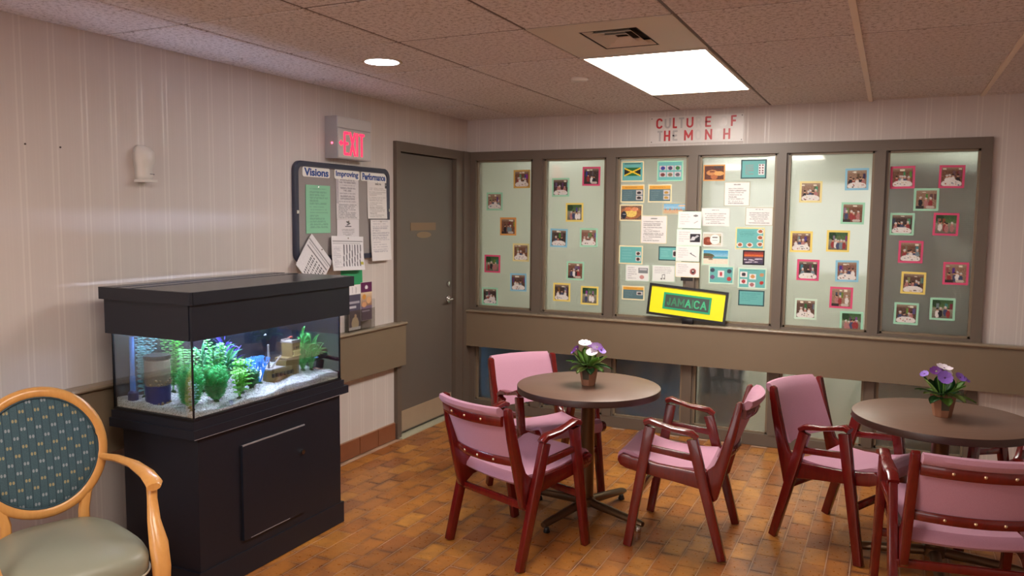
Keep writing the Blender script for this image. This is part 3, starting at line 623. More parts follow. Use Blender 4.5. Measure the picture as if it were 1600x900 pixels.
# ------------------------------------------------------------------ snapshots on the glass
SN = {
 'p1a': (0.499,1.951,'mustard','first','near the top right'), 'p1b': (0.251,1.769,'mint','first','at the upper left'), 'p1c': (0.379,1.563,'orange','first','near the middle'), 'p1d': (0.498,1.351,'pale_yellow','first','on the right below the middle'),
 'p1e': (0.235,1.249,'pink','first','at the lower left'), 'p1f': (0.477,1.103,'blue','first','at the lower right'), 'p1g': (0.214,0.974,'mint','first','in the bottom left corner'),
 'p2a': (1.1,1.965,'pink','second','at the top right'), 'p2b': (0.842,1.881,'mint','second','at the upper left'), 'p2c': (0.964,1.683,'yellow','second','in the upper middle'), 'p2d': (0.833,1.477,'blue','second','on the left at mid height'),
 'p2e': (1.087,1.485,'mint','second','on the right at mid height'), 'p2f': (0.978,1.218,'mint','second','in the lower middle'), 'p2g': (0.865,1.041,'yellow','second','at the bottom left'), 'p2h': (1.103,1.026,'yellow','second','at the bottom right'),
 'p5a': (3.014,1.92,'blue','fifth','at the top right'), 'p5b': (2.722,1.836,'pale_yellow','fifth','at the upper left'), 'p5c': (2.998,1.689,'mint','fifth','at the upper right'), 'p5d': (2.673,1.488,'yellow','fifth','on the left at mid height'),
 'p5e': (2.913,1.497,'yellow','fifth','on the right at mid height'), 'p5f': (2.726,1.29,'pink','fifth','on the left below the middle'), 'p5g': (2.979,1.292,'blue','fifth','on the right below the middle'), 'p5h': (2.95,1.106,'pink','fifth','at the lower right'),
 'p5i': (2.721,1.014,'mint_white','fifth','at the bottom left'), 'p5j': (3.022,0.94,'mint','fifth','in the bottom right corner'),
 'p6a': (3.293,1.929,'pink','sixth','at the top left'), 'p6b': (3.58,1.93,'pink','sixth','at the top right'), 'p6c': (3.44,1.782,'mint','sixth','in the upper middle'), 'p6d': (3.304,1.619,'mint','sixth','on the left above the middle'),
 'p6e': (3.562,1.621,'pink','sixth','on the right above the middle'), 'p6f': (3.365,1.435,'pink','sixth','on the left at mid height'), 'p6g': (3.391,1.228,'yellow','sixth','on the left below the middle'), 'p6h': (3.635,1.301,'pink','sixth','on the right below the middle'),
 'p6i': (3.358,1.02,'mint','sixth','at the bottom left'), 'p6j': (3.571,1.063,'mint','sixth','at the bottom right'),
}
rr = random.Random(3)
for i, (k, (x, z, c, pane, where)) in enumerate(SN.items()):
    o = card('snapshot', f"square snapshot bordered {c.replace('_', ' ')} {where} of the {pane} glass pane", 'photo', x, z, .148, .148, c, snapshot(i*7+11+i), .014, .017, 'square snapshots on the glass wall', rot=rr.uniform(-1, 1))
TEAL = (110, 186, 184)
g = np.random.default_rng(77)
def infocard(kind):
    im = Img(48, 38, TEAL); r = np.random.default_rng(abs(hash(kind)) % 1000 if False else sum(map(ord, kind)))
    if kind == 'flag':
        im.rect(.1, .06, .9, .1, (70, 110, 110)); im.rect(.1, .3, .9, .75, (40, 110, 60))
        for x in (.1, .9):
            for q in np.linspace(0, 1, 40): im.rect(min(x, x+(.36 if x < .5 else -.36)*q), .525-.19*(1-q), max(x, x+(.36 if x < .5 else -.36)*q)+.01, .525+.19*(1-q), (36, 40, 38))
        im.seg(.1, .32, .9, .73, .035, (244, 214, 60)); im.seg(.1, .73, .9, .32, .035, (244, 214, 60)); im.rect(0, 0, .1, 1, TEAL); im.rect(.9, 0, 1, 1, TEAL)
    if kind == 'money':
        for j in range(2):
            for i in range(3): im.rect(.06+.31*i, .2+.36*j, .33+.31*i, .45+.36*j, (214, 200, 206)); im.ell(.2+.31*i, .34+.36*j, .09, .1, tuple(r.integers(50, 150, 3)))
    if kind in ('text1', 'text2', 'orange3'):
        im.a[:] = (92, 122, 130); im.rect(0, 0, 1, .24, (232, 172, 70)); im.lines(.15, .06, .85, .18, 1, r, (196, 140, 60)); im.lines(.08, .32, .55, .92, 5, r, (120, 148, 154))
        for y in ((.3, .62) if kind != 'orange3' else (.38,)): im.rect(.66, y, .95, y+.28, (206, 200, 196)); im.ell(.8, y+.15, .1, .08, (60, 54, 60) if kind != 'text2' else (190, 150, 70))
    if kind == 'food': im.a[:] = (120, 96, 84); im.ell(.5, .5, .5, .44, (170, 110, 70)); im.ell(.5, .5, .28, .32, (240, 206, 110)); im.ell(.36, .26, .16, .14, (214, 130, 90)); im.ell(.68, .26, .16, .14, (226, 150, 110)); im.ell(.16, .66, .13, .26, (40, 44, 60)); im.rect(.1, .6, .24, .64, (220, 220, 220)); im.noise(r, 16)
    if kind == 'beach': im.grad(0, .5, (110, 176, 216), (170, 206, 226)); im.rect(0, .5, 1, .62, (110, 170, 190)); im.rect(0, .62, 1, 1, (212, 176, 140)); [im.ell(x, .6, .03, .12, (200, 130, 100)) for x in (.1, .3, .5, .62, .8)]; im.ell(.85, .2, .18, .1, (226, 196, 160)); im.noise(r, 8)
    if kind == 'tealcream': im.lines(.1, .12, .6, .8, 4, r, (130, 200, 198)); [(im.rect(.72, y, .96, y+.25, (220, 210, 206)), im.ell(.84, y+.13, .08, .09, (80, 60, 56))) for y in (.28, .62)]
    if kind == 'tealdark': im.lines(.08, .1, .6, .8, 4, r, (140, 206, 204)); im.rect(.72, .2, 1, .8, (214, 206, 206)); im.ell(.84, .5, .1, .2, (70, 50, 56))
    if kind == 'lowteal': im.lines(.08, .1, .9, .75, 5, r, (86, 160, 162))
    if kind == 'hands': im.a[:] = (96, 52, 38); im.ell(.4, .5, .3, .2, (206, 140, 84)); im.ell(.75, .55, .25, .16, (226, 166, 96)); im.ell(.5, .8, .18, .16, (186, 110, 66)); im.rect(.5, .0, .9, .2, (76, 60, 60)); im.ell(.4, .42, .14, .06, (120, 66, 46)); im.noise(r, 8)
    if kind == 'stamps': im.lines(.15, .2, .5, .85, 6, r, (190, 120, 124), 1); im.rect(.7, .2, .95, .85, (236, 234, 234)); [im.rect(.73+.12*i, .24+.15*j, .8+.12*i, .32+.15*j, (110, 60, 70)) for i in range(2) for j in range(4)]
    if kind == 'coconut': im.a[:] = (214, 206, 190); im.ell(.25, .65, .3, .35, (140, 66, 46)); im.ell(.3, .6, .12, .14, (176, 96, 76)); im.ell(.65, .5, .28, .42, (244, 244, 240)); im.rect(.5, .3, .8, .36, (80, 80, 84)); im.rect(.5, .55, .8, .59, (90, 90, 94)); im.rect(.92, .2, .97, .8, (110, 120, 80))
    if kind == 'dishes':
        im.lines(.1, .1, .7, .45, 4, r, (84, 150, 150))
        for x, y in ((.88, .14), (.88, .45), (.88, .78), (.5, .82), (.14, .82)): im.ell(x, y, .12, .12, (236, 228, 222)); im.ell(x, y, .08, .08, (168, 96, 60))
    if kind == 'seaside': im.grad(0, .45, (60, 150, 200), (160, 206, 226)); im.ell(.15, .45, .3, .22, (90, 96, 70)); im.rect(.0, .45, .45, .56, (126, 96, 80)); im.rect(.4, .48, 1, .6, (80, 170, 190)); im.rect(0, .6, 1, 1, (236, 226, 206)); im.ell(.3, .66, .1, .05, (150, 130, 110)); im.noise(r, 6)
    if kind == 'sunset': im.grad(0, .3, (110, 50, 60), (200, 80, 50)); im.grad(.3, .45, (240, 130, 60), (150, 70, 60)); im.grad(.45, 1, (100, 80, 100), (70, 66, 92)); [im.ell(r.random(), .55+.4*r.random(), .12, .04, (214, 206, 220)) for _ in range(9)]; im.noise(r, 8)
    if kind == 'icons1':
        im.lines(.3, .04, .8, .1, 1, r, (70, 120, 120)); im.rect(.36, .24, .62, .66, (238, 232, 232)); im.ell(.49, .45, .06, .14, (190, 70, 80))
        for x, y, c in ((.12, .22, (70, 80, 96)), (.84, .26, (70, 76, 90)), (.12, .66, (120, 90, 130)), (.84, .74, (190, 70, 70))): im.ell(x, y, .1, .13, c)
    if kind == 'icons2':
        im.lines(.2, .05, .8, .1, 1, r, (70, 120, 120))
        for x, y, c in ((.18, .3, (60, 60, 70)), (.18, .68, (170, 66, 70)), (.52, .4, (206, 150, 90)), (.5, .84, (170, 110, 110)), (.86, .3, (200, 150, 110)), (.86, .72, (190, 60, 50))): im.rect(x-.13, y-.14, x+.13, y+.14, (238, 234, 232) if x < .8 else TEAL); im.ell(x, y, .08, .1, c)
    return im
IC = {
 'flag': (1.433,1.997,.177,.154,'cream','cream-edged teal card showing the Jamaican flag at the top left of the third pane','card'),
 'money': (1.724,1.996,.196,.152,'mint','mint-edged teal card with six little pictures at the top right of the third pane','card'),
 'text1': (1.437,1.829,.188,.136,'cream','cream-edged card with orange header under the flag card','card'),
 'text2': (1.651,1.83,.18,.134,'cream','cream-edged card with orange header and two pictures, right of its twin under the flag','card'),
 'food': (1.429,1.683,.182,.124,'cream','photo card of a food platter at the left of the third pane','photo'),
 'beach': (1.765,1.716,.18,.088,'olive','wide photo of a blue sky and shore, upper right of the third pane','photo'),
 'tealcream': (1.434,1.359,.19,.142,'cream','cream-edged plain teal card with two pictures at the left of the third pane','card'),
 'tealdark': (1.73,1.377,.155,.107,'dark_teal','dark-edged teal card tucked under the white card column','card'),
 'orange3': (1.461,1.065,.179,.108,'cream','lowest card with orange header at the bottom left of the third pane','card'),
 'hands': (2.052,1.978,.157,.117,'orange','warm brown photo of hands at the top left of the fourth pane','photo'),
 'stamps': (2.331,2.0,.178,.136,'dark_teal','dark-edged teal card with a grid of stamps at the top of the fourth pane','card'),
 'coconut': (2.054,1.491,.145,.103,'white','photo card of reddish fruit and a white oval, left of the fourth pane','photo'),
 'dishes': (2.322,1.503,.203,.158,'pale_yellow','yellow-edged teal card with five round dishes in the fourth pane','card'),
 'seaside': (2.082,1.361,.196,.118,'mint_white','photo card of a white sand beach in the fourth pane','photo'),
 'sunset': (2.353,1.365,.152,.106,'black','dark-edged photo of an orange sunset over water in the fourth pane','photo'),
 'icons1': (2.127,1.232,.183,.132,'mint_white','teal card with five small pictures right of the JAMAICA sign top','card'),
 'icons2': (2.348,1.215,.2,.15,'mint_white','larger teal card with six small pictures below the sunset photo','card'),
 'lowteal': (2.347,1.071,.184,.114,'dark_teal','dark-edged teal text card at the bottom right of the fourth pane','card'),
}
for k, (x, z, w, h, c, lab, cat) in IC.items():
    card('picture_card' if cat == 'card' else 'photo_card', lab, cat, x, z, w, h, c, infocard(k), .009, .0168, 'display cards on the middle glass panes')
def whitecard(name, lab, x, z, w, h, img, backing='mint_white', y=.0165, b=.004): card(name, lab, 'paper', x, z, w, h, backing, img, b, y, 'white text sheets on the middle glass panes', part='printed_text')
whitecard('text_sheet', 'square white text sheet in the middle of the third pane', 1.611, 1.556, .201, .211, doc(21, 11), 'cream')
whitecard('text_sheet', 'square white text sheet in the upper middle of the fourth pane', 2.22, 1.823, .181, .173, doc(22, 8, x0=.16, y0=.22), 'olive')
whitecard('text_sheet', 'wide white text sheet at the left of the fourth pane above the fruit photo', 2.071, 1.656, .202, .13, doc(23, 6, y0=.26, center=True), 'white')
whitecard('text_sheet', 'wide white text sheet at the right of the fourth pane above the dishes card', 2.381, 1.662, .191, .13, doc(24, 6, y0=.24, center=True), 'olive')
im = doc(25, 6, False, (238, 240, 238), (170, 170, 174), .08, .48, .1, .9); im.rect(.55, .15, .95, .5, (130, 136, 140)); im.rect(.58, .2, .92, .3, (200, 200, 204)); im.ell(.7, .75, .1, .13, (206, 150, 146))
whitecard('text_sheet', 'mint-edged white card with a grey picture near the bottom left of the third pane', 1.49, 1.22, .187, .125, im)
im = doc(26, 4, False, (238, 240, 238), (180, 180, 184), .1, .9, .08, .5); im.seg(.44, .58, .44, .84, .014, (110, 110, 112)); im.seg(.56, .56, .56, .82, .014, (110, 110, 112)); im.seg(.44, .58, .56, .56, .02, (110, 110, 112)); im.ell(.41, .84, .04, .05, (120, 120, 120)); im.ell(.53, .82, .04, .05, (120, 120, 120))
whitecard('text_sheet', 'mint-edged white card with a music note left of the card column', 1.696, 1.224, .177, .125, im)
COLC = [('topmost of the four white cards stacked on the mullion, two faint drawings', 1.895, 1.632, .173, .126, 'mint_white'), ('second of the four white cards on the mullion, with a black picture', 1.893, 1.503, .186, .123, 'mint_white'),
        ('third of the four white cards on the mullion, with a thin grey drawing', 1.886, 1.383, .176, .116, 'mint_white'), ('lowest of the four white cards on the mullion, with a round red picture', 1.888, 1.264, .18, .113, 'cream')]
for i, (lab, x, z, w, h, c) in enumerate(COLC):
    im = doc(30+i, 5, False, (240, 240, 238), (196, 196, 198), .08, .55, .1, .8)
    if i == 0: im.ell(.76, .24, .11, .06, (120, 120, 122)); im.seg(.7, .7, .84, .58, .02, (180, 180, 182))
    if i == 1: im.rect(.54, .26, .96, .78, (44, 42, 50)); im.seg(.6, .65, .85, .4, .05, (190, 190, 196)); im.ell(.68, .56, .08, .12, (210, 210, 214))
    if i == 2: im.seg(.62, .48, .86, .7, .02, (90, 92, 100)); im.ell(.64, .48, .04, .05, (120, 124, 130))
    if i == 3: im.ell(.74, .62, .13, .22, (170, 100, 96)); im.ell(.74, .62, .07, .14, (70, 50, 60)); im.ell(.74, .58, .03, .06, (230, 220, 214))
    whitecard('text_sheet', lab, x, z, w, h, im, c, -.036)
bm = B(); box(bm, 1.84, 1.93, -.0355, -.0345, 1.18, 1.70); tag(done(bm, 'backing_strip', PAPER['black']), 'thin black strip behind the four white cards on the mullion', 'strip')

# ================================================================== PINK ARMCHAIRS
def make_chair(label):
    t = thing('armchair', label, 'chair', (0, 0, 0), 0, 'pink and cherry-red armchairs')
    # two L-shaped side panels
    prof = [(.272, .462), (.292, .447), (.296, .425), (.282, .402), (.25, .388), (.2, .378), (.0, .350), (-.12, .330), (-.165, .300), (-.185, .275), (-.203, .292), (-.215, .34), (-.245, .46), (-.285, .63), (-.303, .735), (-.305, .770), (-.292, .780), (-.275, .770), (-.247, .66), (-.205, .51), (-.182, .455), (-.15, .425), (-.1, .414), (.1, .428), (.22, .448)]
    for s in (-1, 1):
        bm = B(); a, b = sorted((s*.205, s*.238)); prism(bm, prof, a, b, 'x'); done(bm, 'side_panel', CHERRY, t, bevel=.005, seg=2, angle=50)
        x = s*.256
        bm = B(); bar(bm, (x, .229, 0), (x, .128, .622), .034, .042, .034, .054); done(bm, 'leg', CHERRY, t, bevel=.005)
        bm = B(); bar(bm, (x, -.237, 0), (x, -.078, .582), .034, .042, .034, .054); done(bm, 'leg', CHERRY, t, bevel=.005)
        # wavy armrest
        pts = [(.156, .640, .026), (.13, .650, .030), (.07, .634, .022), (.02, .622, .022), (-.03, .617, .026), (-.075, .610, .030), (-.104, .590, .026)]
        bm = B(); rings = []
        for i, (y, z, th) in enumerate(pts):
            p, q = pts[max(i-1, 0)], pts[min(i+1, len(pts)-1)]; d = Vector((0, q[0]-p[0], q[1]-p[1])).normalized(); nrm = Vector((0, -d.z, d.y))
            if nrm.z < 0: nrm = -nrm
            c = Vector((x, y, z)); wv = .023+.003*math.cos(i*1.7)
            rings.append([c+Vector((a_*wv, 0, 0))+nrm*b_*th/2 for a_, b_ in ((-1, -.7), (-.7, -1), (.7, -1), (1, -.7), (1, .6), (.6, 1), (-.6, 1), (-1, .6))])
        loft(bm, rings); done(bm, 'armrest', CHERRY, t, smooth='auto')
        bm = B(); bar(bm, (x, .145, .515), (x, -.098, .488), .022, .032); done(bm, 'arm_rail', CHERRY, t, bevel=.004)
    for y, z in ((.188, .270), (-.170, .285)):
        bm = B(); bar(bm, (-.25, y, z), (.25, y, z), .034, .022, side=(0, 0, 1)); done(bm, 'stretcher', CHERRY, t, bevel=.004)
    # seat cushion: profile swept across the width, slightly dished
    top = [(-.165, .405), (-.14, .428), (-.08, .424), (.0, .420), (.1, .428), (.18, .446), (.24, .470), (.275, .474), (.298, .458), (.304, .43), (.292, .404), (.262, .392)]
    bot = [(.2, .388), (.1, .374), (.0, .366), (-.1, .362), (-.15, .372), (-.17, .388)]
    bm = B(); rings = []
    for k in range(13):
        u = -1+2*k/12; x = u*.2045; e = (1-u*u); rings.append([(x, y, z+(-.012*e if y < .2 else -.004*e)+.0*e) for y, z in top]+[(x, y, z-.012*e) for y, z in bot])
    loft(bm, rings); done(bm, 'seat', PINK, t, smooth='auto')
    # backrest: curved front pad wrapping over the top, rear panel, two rails, studs
    def yb(z): return -.168-(z-.42)*.40     # front line of the post
    def bow(u): return -.040*(1-u*u)
    bm = B(); rings = []
    for k in range(15):
        u = -1+2*k/14; x = u*.2045; o = bow(u)
        pr = [(yb(z)+o+.008, z) for z in (.492, .52, .56, .62, .68, .73)]+[(yb(.765)+o+.004, .765), (yb(.78)+o-.012, .783), (yb(.78)+o-.032, .780), (yb(.76)+o-.042, .762), (yb(.74)+o-.036, .742)]+[(yb(z)+o-.016, z) for z in (.73, .68, .62, .56, .52, .492)]
        rings.append([(x, y, z) for y, z in pr])
    loft(bm, rings); done(bm, 'backrest', PINK, t, smooth='auto')
    for zc, hh in ((.715, .024), (.508, .020)):
        bm = B(); rings = []
        for k in range(15):
            u = -1+2*k/14; x = u*.206; o = bow(u); y0 = yb(zc)+o-.016
            rings.append([(x, y0, zc-hh), (x, y0-.012, zc-hh), (x, y0-.017, zc-hh+.008), (x, y0-.019, zc+hh-.008), (x, y0-.014, zc+hh), (x, y0, zc+hh)])
        loft(bm, rings); rl = done(bm, 'back_rail', CHERRY, t, smooth='auto')
        for u in (-.5, 0, .5):
            bm = B(); lathe(bm, [(.0008, .004), (.004, .003), (.0065, 0)], 10, caps=False); x = u*.206
            bm.transform(Matrix.Translation((x, yb(zc)+bow(u)-.0345, zc)) @ Matrix.Rotation(PI/2, 4, 'X')); done(bm, 'stud', BRASSD, rl, smooth=True)
    return t
chair = make_chair('pink armchair seen from behind at the left of the nearer left round table')
chair.location = (1.606, -2.370, 0); chair.rotation_euler = (0, 0, R(-20.5))
dup(chair, (2.334, -1.889, 0), R(92.8), 'pink armchair in side view facing left, right of the left round table')
dup(chair, (3.085, -1.560, 0), R(-116), 'pink armchair angled toward the right round table, at its left side')
dup(chair, (3.536, -2.270, 0), R(10), 'pink armchair seen from behind at the bottom right corner of the photo')
dup(chair, (1.424, -1.600, 0), R(234.4), 'pink armchair behind the left round table, its backrest against the glass wall side')
dup(chair, (3.955, -1.51, 0), R(145), 'pink armchair mostly hidden behind the right round table')

# ------------------------------------------------------------------ round tables
def make_table(label):
    t = thing('round_table', label, 'table', (0, 0, 0), 0, 'round dining tables'); Rr = .39
    bm = B(); lathe(bm, [(.001, .73), (Rr-.003, .73), (Rr-.001, .7285)], 72, caps=False); done(bm, 'tabletop', LAMIN, t, smooth='auto')
    bm = B(); lathe(bm, [(Rr-.001, .729), (Rr, .727), (Rr, .698), (Rr-.003, .695), (.001, .695)], 72, caps=False); done(bm, 'edge_band', LAM_E, t, smooth='auto')
    bm = B(); lathe(bm, [(.001, .695), (.16, .695), (.16, .683), (.05, .675), (.038, .66), (.038, .11), (.05, .10), (.05, .06), (.001, .06)], 32, caps=False); done(bm, 'pedestal', BRONZE, t, smooth='auto')
    for k in range(4):
        a = R((-107, 73, -17, 163)[k]); d = Vector((math.cos(a), math.sin(a), 0)); s = Vector((-d.y, d.x, 0)); bm = B(); rings = []
        for q, z, w, h in ((.02, .080, .027, .040), (.15, .068, .025, .038), (.34, .050, .022, .032), (.37, .046, .016, .022)):
            c = d*q+Vector((0, 0, z)); rings.append([c+s*w*math.cos(b*PI/5)+Vector((0, 0, h*.6*math.sin(b*PI/5))) for b in range(10)])
        loft(bm, rings); f = done(bm, 'foot', BRONZE, t, smooth='auto')
        bm = B(); lathe(bm, [(.001, 0), (.017, 0), (.019, .006), (.012, .026), (.001, .026)], 14, (d.x*.34, d.y*.34), caps=False); done(bm, 'glide', CHROME if k == 2 else BLACKPL, f, smooth='auto')
    return t
tb = make_table('round brown pedestal table in the middle of the photo'); tb.location = (1.79, -1.868, 0)
dup(tb, (3.50, -1.74, 0), R(20), 'round brown pedestal table at the right edge of the photo')

# ------------------------------------------------------------------ potted flowers
LEAFM = [speckled('leaf_green_dark', (44, 92, 44), .4, .25, 60), speckled('leaf_green_bright', (104, 150, 60), .4, .25, 60), speckled('leaf_green_pale', (150, 176, 96), .4, .2, 60)]
PET = {'white': plain('white_petal', (236, 226, 238), .5), 'violet': plain('violet_petal', (142, 104, 204), .5), 'purple': plain('deep_purple_petal', (98, 44, 120), .5)}
TERRA = speckled('terracotta_pot', (146, 100, 74), .6, .2, 30, .001); TERRD = speckled('mossy_stain', (74, 66, 50), .7, .2, 30)
def potted(label, loc, flowers, seed, rz):
    t = thing('potted_flowers', label, 'plant', loc, rz); g = random.Random(seed)
    bm = B(); pr = [(.036, 0), (.038, .004), (.054, .100), (.056, .104), (.05, .104), (.047, .088)]
    loft(bm, [[(r*math.cos(R(22.5+45*k))*(1.04 if k % 2 else .97), r*math.sin(R(22.5+45*k)), z) for k in range(8)] for r, z in pr], True, False)
    bmesh.ops.contextual_create(bm, geom=[e for e in bm.edges if all(v.co.z < 1e-5 for v in e.verts)]); done(bm, 'pot', TERRA, t)
    bm = B()
    for k in (5,):
        a0, a1 = R(22.5+45*k), R(22.5+45*(k+1)); q = []
        for r, z in ((.0372, .006), (.0545, .098)):
            q.append([(r*1.012*math.cos(a)*(1.04 if (kk % 2) else .97), r*1.012*math.sin(a), z) for kk, a in ((k, a0), (k+1, a1))])
        vs = [bm.verts.new(p) for p in (q[0][0], q[0][1], q[1][1], q[1][0])]; bm.faces.new(vs)
    done(bm, 'stained_facet', TERRD, t)
    bm = B(); lathe(bm, [(.001, .086), (.046, .084)], 12, caps=False); done(bm, 'soil', plain('potting_soil', (48, 36, 28), .9), t)
    for i in range(22):
        a = i*2.4; L = .085+.035*g.random(); el = R(8+55*((i % 5)/5)); d = Vector((math.cos(a)*math.cos(el), math.sin(a)*math.cos(el), math.sin(el))); s = Vector((-math.sin(a), math.cos(a), 0)); up = s.cross(d)*-1
        o = Vector((.022*math.cos(a), .022*math.sin(a), .098+.02*g.random())); bm = B(); n = 7; rows = []
        for j in range(n):
            q = j/(n-1); w = .026*math.sin(PI*min(1, q*.93+.05))**.8+.001; c = o+d*L*q+Vector((0, 0, -.035*q*q*(1 if i % 5 < 3 else .3))); rows.append([bm.verts.new(c+s*w), bm.verts.new(c-up*.004), bm.verts.new(c-s*w)])
        for r0, r1 in zip(rows, rows[1:]):
            bm.faces.new((r0[0], r0[1], r1[1], r1[0])); bm.faces.new((r0[1], r0[2], r1[2], r1[1]))
        bmesh.ops.solidify(bm, geom=bm.faces[:], thickness=.0008); done(bm, 'leaf', LEAFM[g.choice((0, 1, 1, 2))], t, smooth=True)
    for (x, y, z, r, c, tilt, az) in flowers:
        bm = B(); tube(bm, [(x*.3, y*.3, .09), (x*.7, y*.7, z*.75), (x, y, z)], .0018, 6); st = done(bm, 'flower_stem', LEAFM[1], t)
        bm = B(); Mx = Matrix.Translation((x, y, z)) @ Matrix.Rotation(R(az), 4, 'Z') @ Matrix.Rotation(R(tilt), 4, 'X'); n = 9
        for k in range(n):
            a = k*2*PI/n; prev = None; rows = []
            for q, w in ((.15, .10), (.5, .30), (.85, .34), (1.0, .16)):
                cc = Vector((math.cos(a), math.sin(a), 0))*r*q+Vector((0, 0, r*.22*q*q+.0006*k)); s = Vector((-math.sin(a), math.cos(a), 0))*r*w; rows.append([bm.verts.new(Mx @ (cc-s)), bm.verts.new(Mx @ (cc+s))])
            for r0, r1 in zip(rows, rows[1:]): bm.faces.new((r0[0], r0[1], r1[1], r1[0]))
        fl_ = done(bm, 'flower', PET[c], t, smooth=True)
        bm = B(); lathe(bm, [(.0005, .006), (.004, .004), (.0045, 0)], 8, caps=False); bm.transform(Mx); done(bm, 'flower_centre', PET['purple'] if c != 'purple' else LEAFM[2], fl_)
    return t
potted('small terracotta pot of white and purple flowers on the left round table', (1.787, -1.862, .7305), [(-.02, -.01, .225, .036, 'white', 20, 20), (.030, -.035, .185, .032, 'white', 35, 10), (-.065, -.02, .195, .022, 'purple', 50, -40), (.045, 0, .21, .032, 'purple', 35, 30), (.075, -.01, .195, .024, 'violet', 45, 60), (-.085, -.01, .175, .016, 'violet', 50, -50), (.01, .03, .21, .03, 'purple', 20, 0)], 2, R(0))
potted('small terracotta pot of violet flowers on the right round table', (3.50, -1.735, .7305), [(.0, .01, .225, .036, 'white', 18, 30), (-.035, 0, .21, .03, 'purple', 35, -20), (-.012, -.045, .19, .034, 'violet', 55, 0), (-.085, 0, .195, .02, 'violet', 45, -50), (.06, -.02, .19, .026, 'violet', 45, 30), (.085, -.02, .18, .018, 'violet', 50, 50), (.01, -.01, .205, .02, 'white', 60, 0)], 9, R(14))

# ================================================================== AQUARIUM
X0, X1, Y0, Y1 = .17, .655, -3.545, -2.565
t = thing('aquarium_stand', 'black wooden cabinet stand carrying the aquarium', 'cabinet', ((X0+X1)/2, (Y0+Y1)/2, 0)); cx, cy = (X0+X1)/2, (Y0+Y1)/2
def sb(name, x0, x1, y0, y1, z0, z1, mat=BLACKP, parent=t, bev=.003):
    bm = B(); box(bm, x0-cx, x1-cx, y0-cy, y1-cy, z0, z1); return done(bm, name, mat, parent, bevel=bev)
sb('body', X0+.03, X1-.01, Y0+.02, Y1-.005, .02, .70)
sb('plinth', X0+.03, X1+.002, Y0+.01, Y1+.015, 0, .112)
sb('top_trim', X0-.02, X1+.012, Y0-.012, Y1+.05, .70, .740, bev=.008)
sb('top_board', X0-.01, X1+.006, Y0-.006, Y1+.02, .740, .774)
fr = sb('face_frame', X1-.01, X1-.004, Y0+.02, Y1-.005, .112, .70)
dr = sb('door', X1-.004, X1+.008, -3.282, -2.862, .165, .606)
bm = B(); tube(bm, [(X1+.008-cx, -2.888-cy, .475), (X1+.02-cx, -2.888-cy, .475)], [.009, .012], 14); bmesh.ops.transform(bm, matrix=Matrix.Identity(4), verts=bm.verts); done(bm, 'cam_lock', CHROME, dr, smooth='auto')
sb('worn_edge', X1+.003, X1+.0085, -3.281, -2.863,   .602, .6082, BLACKE, dr, 0); sb('worn_edge', X1+.003, X1+.0088, -3.24, -2.98, .165, .1685, BLACKE, dr, 0)
sb('worn_edge', X1+.004, X1+.0135, Y0-.01, Y1-.02, .7, .702, BLACKE, t, 0)
# the tank
t = thing('aquarium', 'lit glass fish tank with black rim on the black stand', 'aquarium', (cx, cy, .774))
def ab(name, x0, x1, y0, y1, z0, z1, mat, bev=0, parent=None):
    bm = B(); box(bm, x0-cx, x1-cx, y0-cy, y1-cy, z0-.774, z1-.774); return done(bm, name, mat, parent or t, bevel=bev)
ab('bottom_rim', X0, X1+.002, Y0-.002, Y1+.002, .774, .786, BLACKPL, .002)
ab('glass_pane', X1-.004, X1, Y0+.006, Y1-.006, .786, 1.125, TANKGLASS); ab('glass_pane', X0+.006, X1-.006, Y0, Y0+.004, .786, 1.125, TANKGLASS)
DB = speckled('dark_blue_black_backing', (22, 28, 40), .35, .2, 8)
ab('backing_panel', X0, X0+.005, Y0, Y1, .786, 1.13, DB); ab('backing_panel', X0, X1-.004, Y1-.004, Y1, .786, 1.13, DB)
for x, y in ((X1-.006, Y0), (X1-.006, Y1-.006), (X0, Y0)): ab('corner_seal', x, x+.006, y, y+.006, .786, 1.125, BLACKPL)
# canopy
t = thing('aquarium_canopy', 'matt black wooden hood covering the top of the aquarium', 'aquarium hood', (cx, cy, 1.118))
def cb(name, x0, x1, y0, y1, z0, z1, mat=BLACKP, bev=.003):
    bm = B(); box(bm, x0-cx, x1-cx, y0-cy, y1-cy, z0-1.118, z1-1.118); return done(bm, name, mat, t, bevel=bev)
cb('front_panel', X1+.002, X1+.016, Y0-.012, Y1+.06, 1.118, 1.300); cb('side_panel', X0-.02, X1+.002, Y0-.016, Y0-.002, 1.118, 1.300); cb('side_panel', X0-.02, X1+.002, Y1+.045, Y1+.06, 1.118, 1.300)
cb('back_panel', X0-.02, X0-.006, Y0-.002, Y1+.045, 1.118, 1.289); LIDM = speckled('satin_black_lid', (34, 36, 44), .26, .1, 30); cb('lid', .33, X1+.016, Y0-.016, Y1+.085, 1.298, 1.322, LIDM, .004); cb('lid_strip', .236, .306, Y0-.016, Y1+.085, 1.298, 1.322, LIDM, .003); cb('lid_strip', .135, .212, Y0-.016, Y1+.085, 1.298, 1.322, LIDM, .003)
cb('lid_trim', .14, X1+.029, Y0-.034, Y0-.0165, 1.27, 1.3225); cb('lid_trim', X1+.0165, X1+.029, Y0-.0125, Y1+.085, 1.27, 1.3215)
lamp = cb('light_tube', .30, .34, Y0+.06, Y1-.06, 1.195, 1.225, emit('lit_aquarium_tube', (206, 216, 255), TANK_LAMP), 0)
cb('light_tube', .50, .54, Y0+.06, Y1-.06, 1.195, 1.225, emit('lit_aquarium_tube_front', (214, 224, 255), TANK_LAMP), 0)
# water
bm = B(); box(bm, X0+.007, X1-.006, Y0+.006, Y1-.006, .80, 1.112); stuff(tag(done(bm, 'water', WATERM), 'clear water filling the fish tank', 'water'))
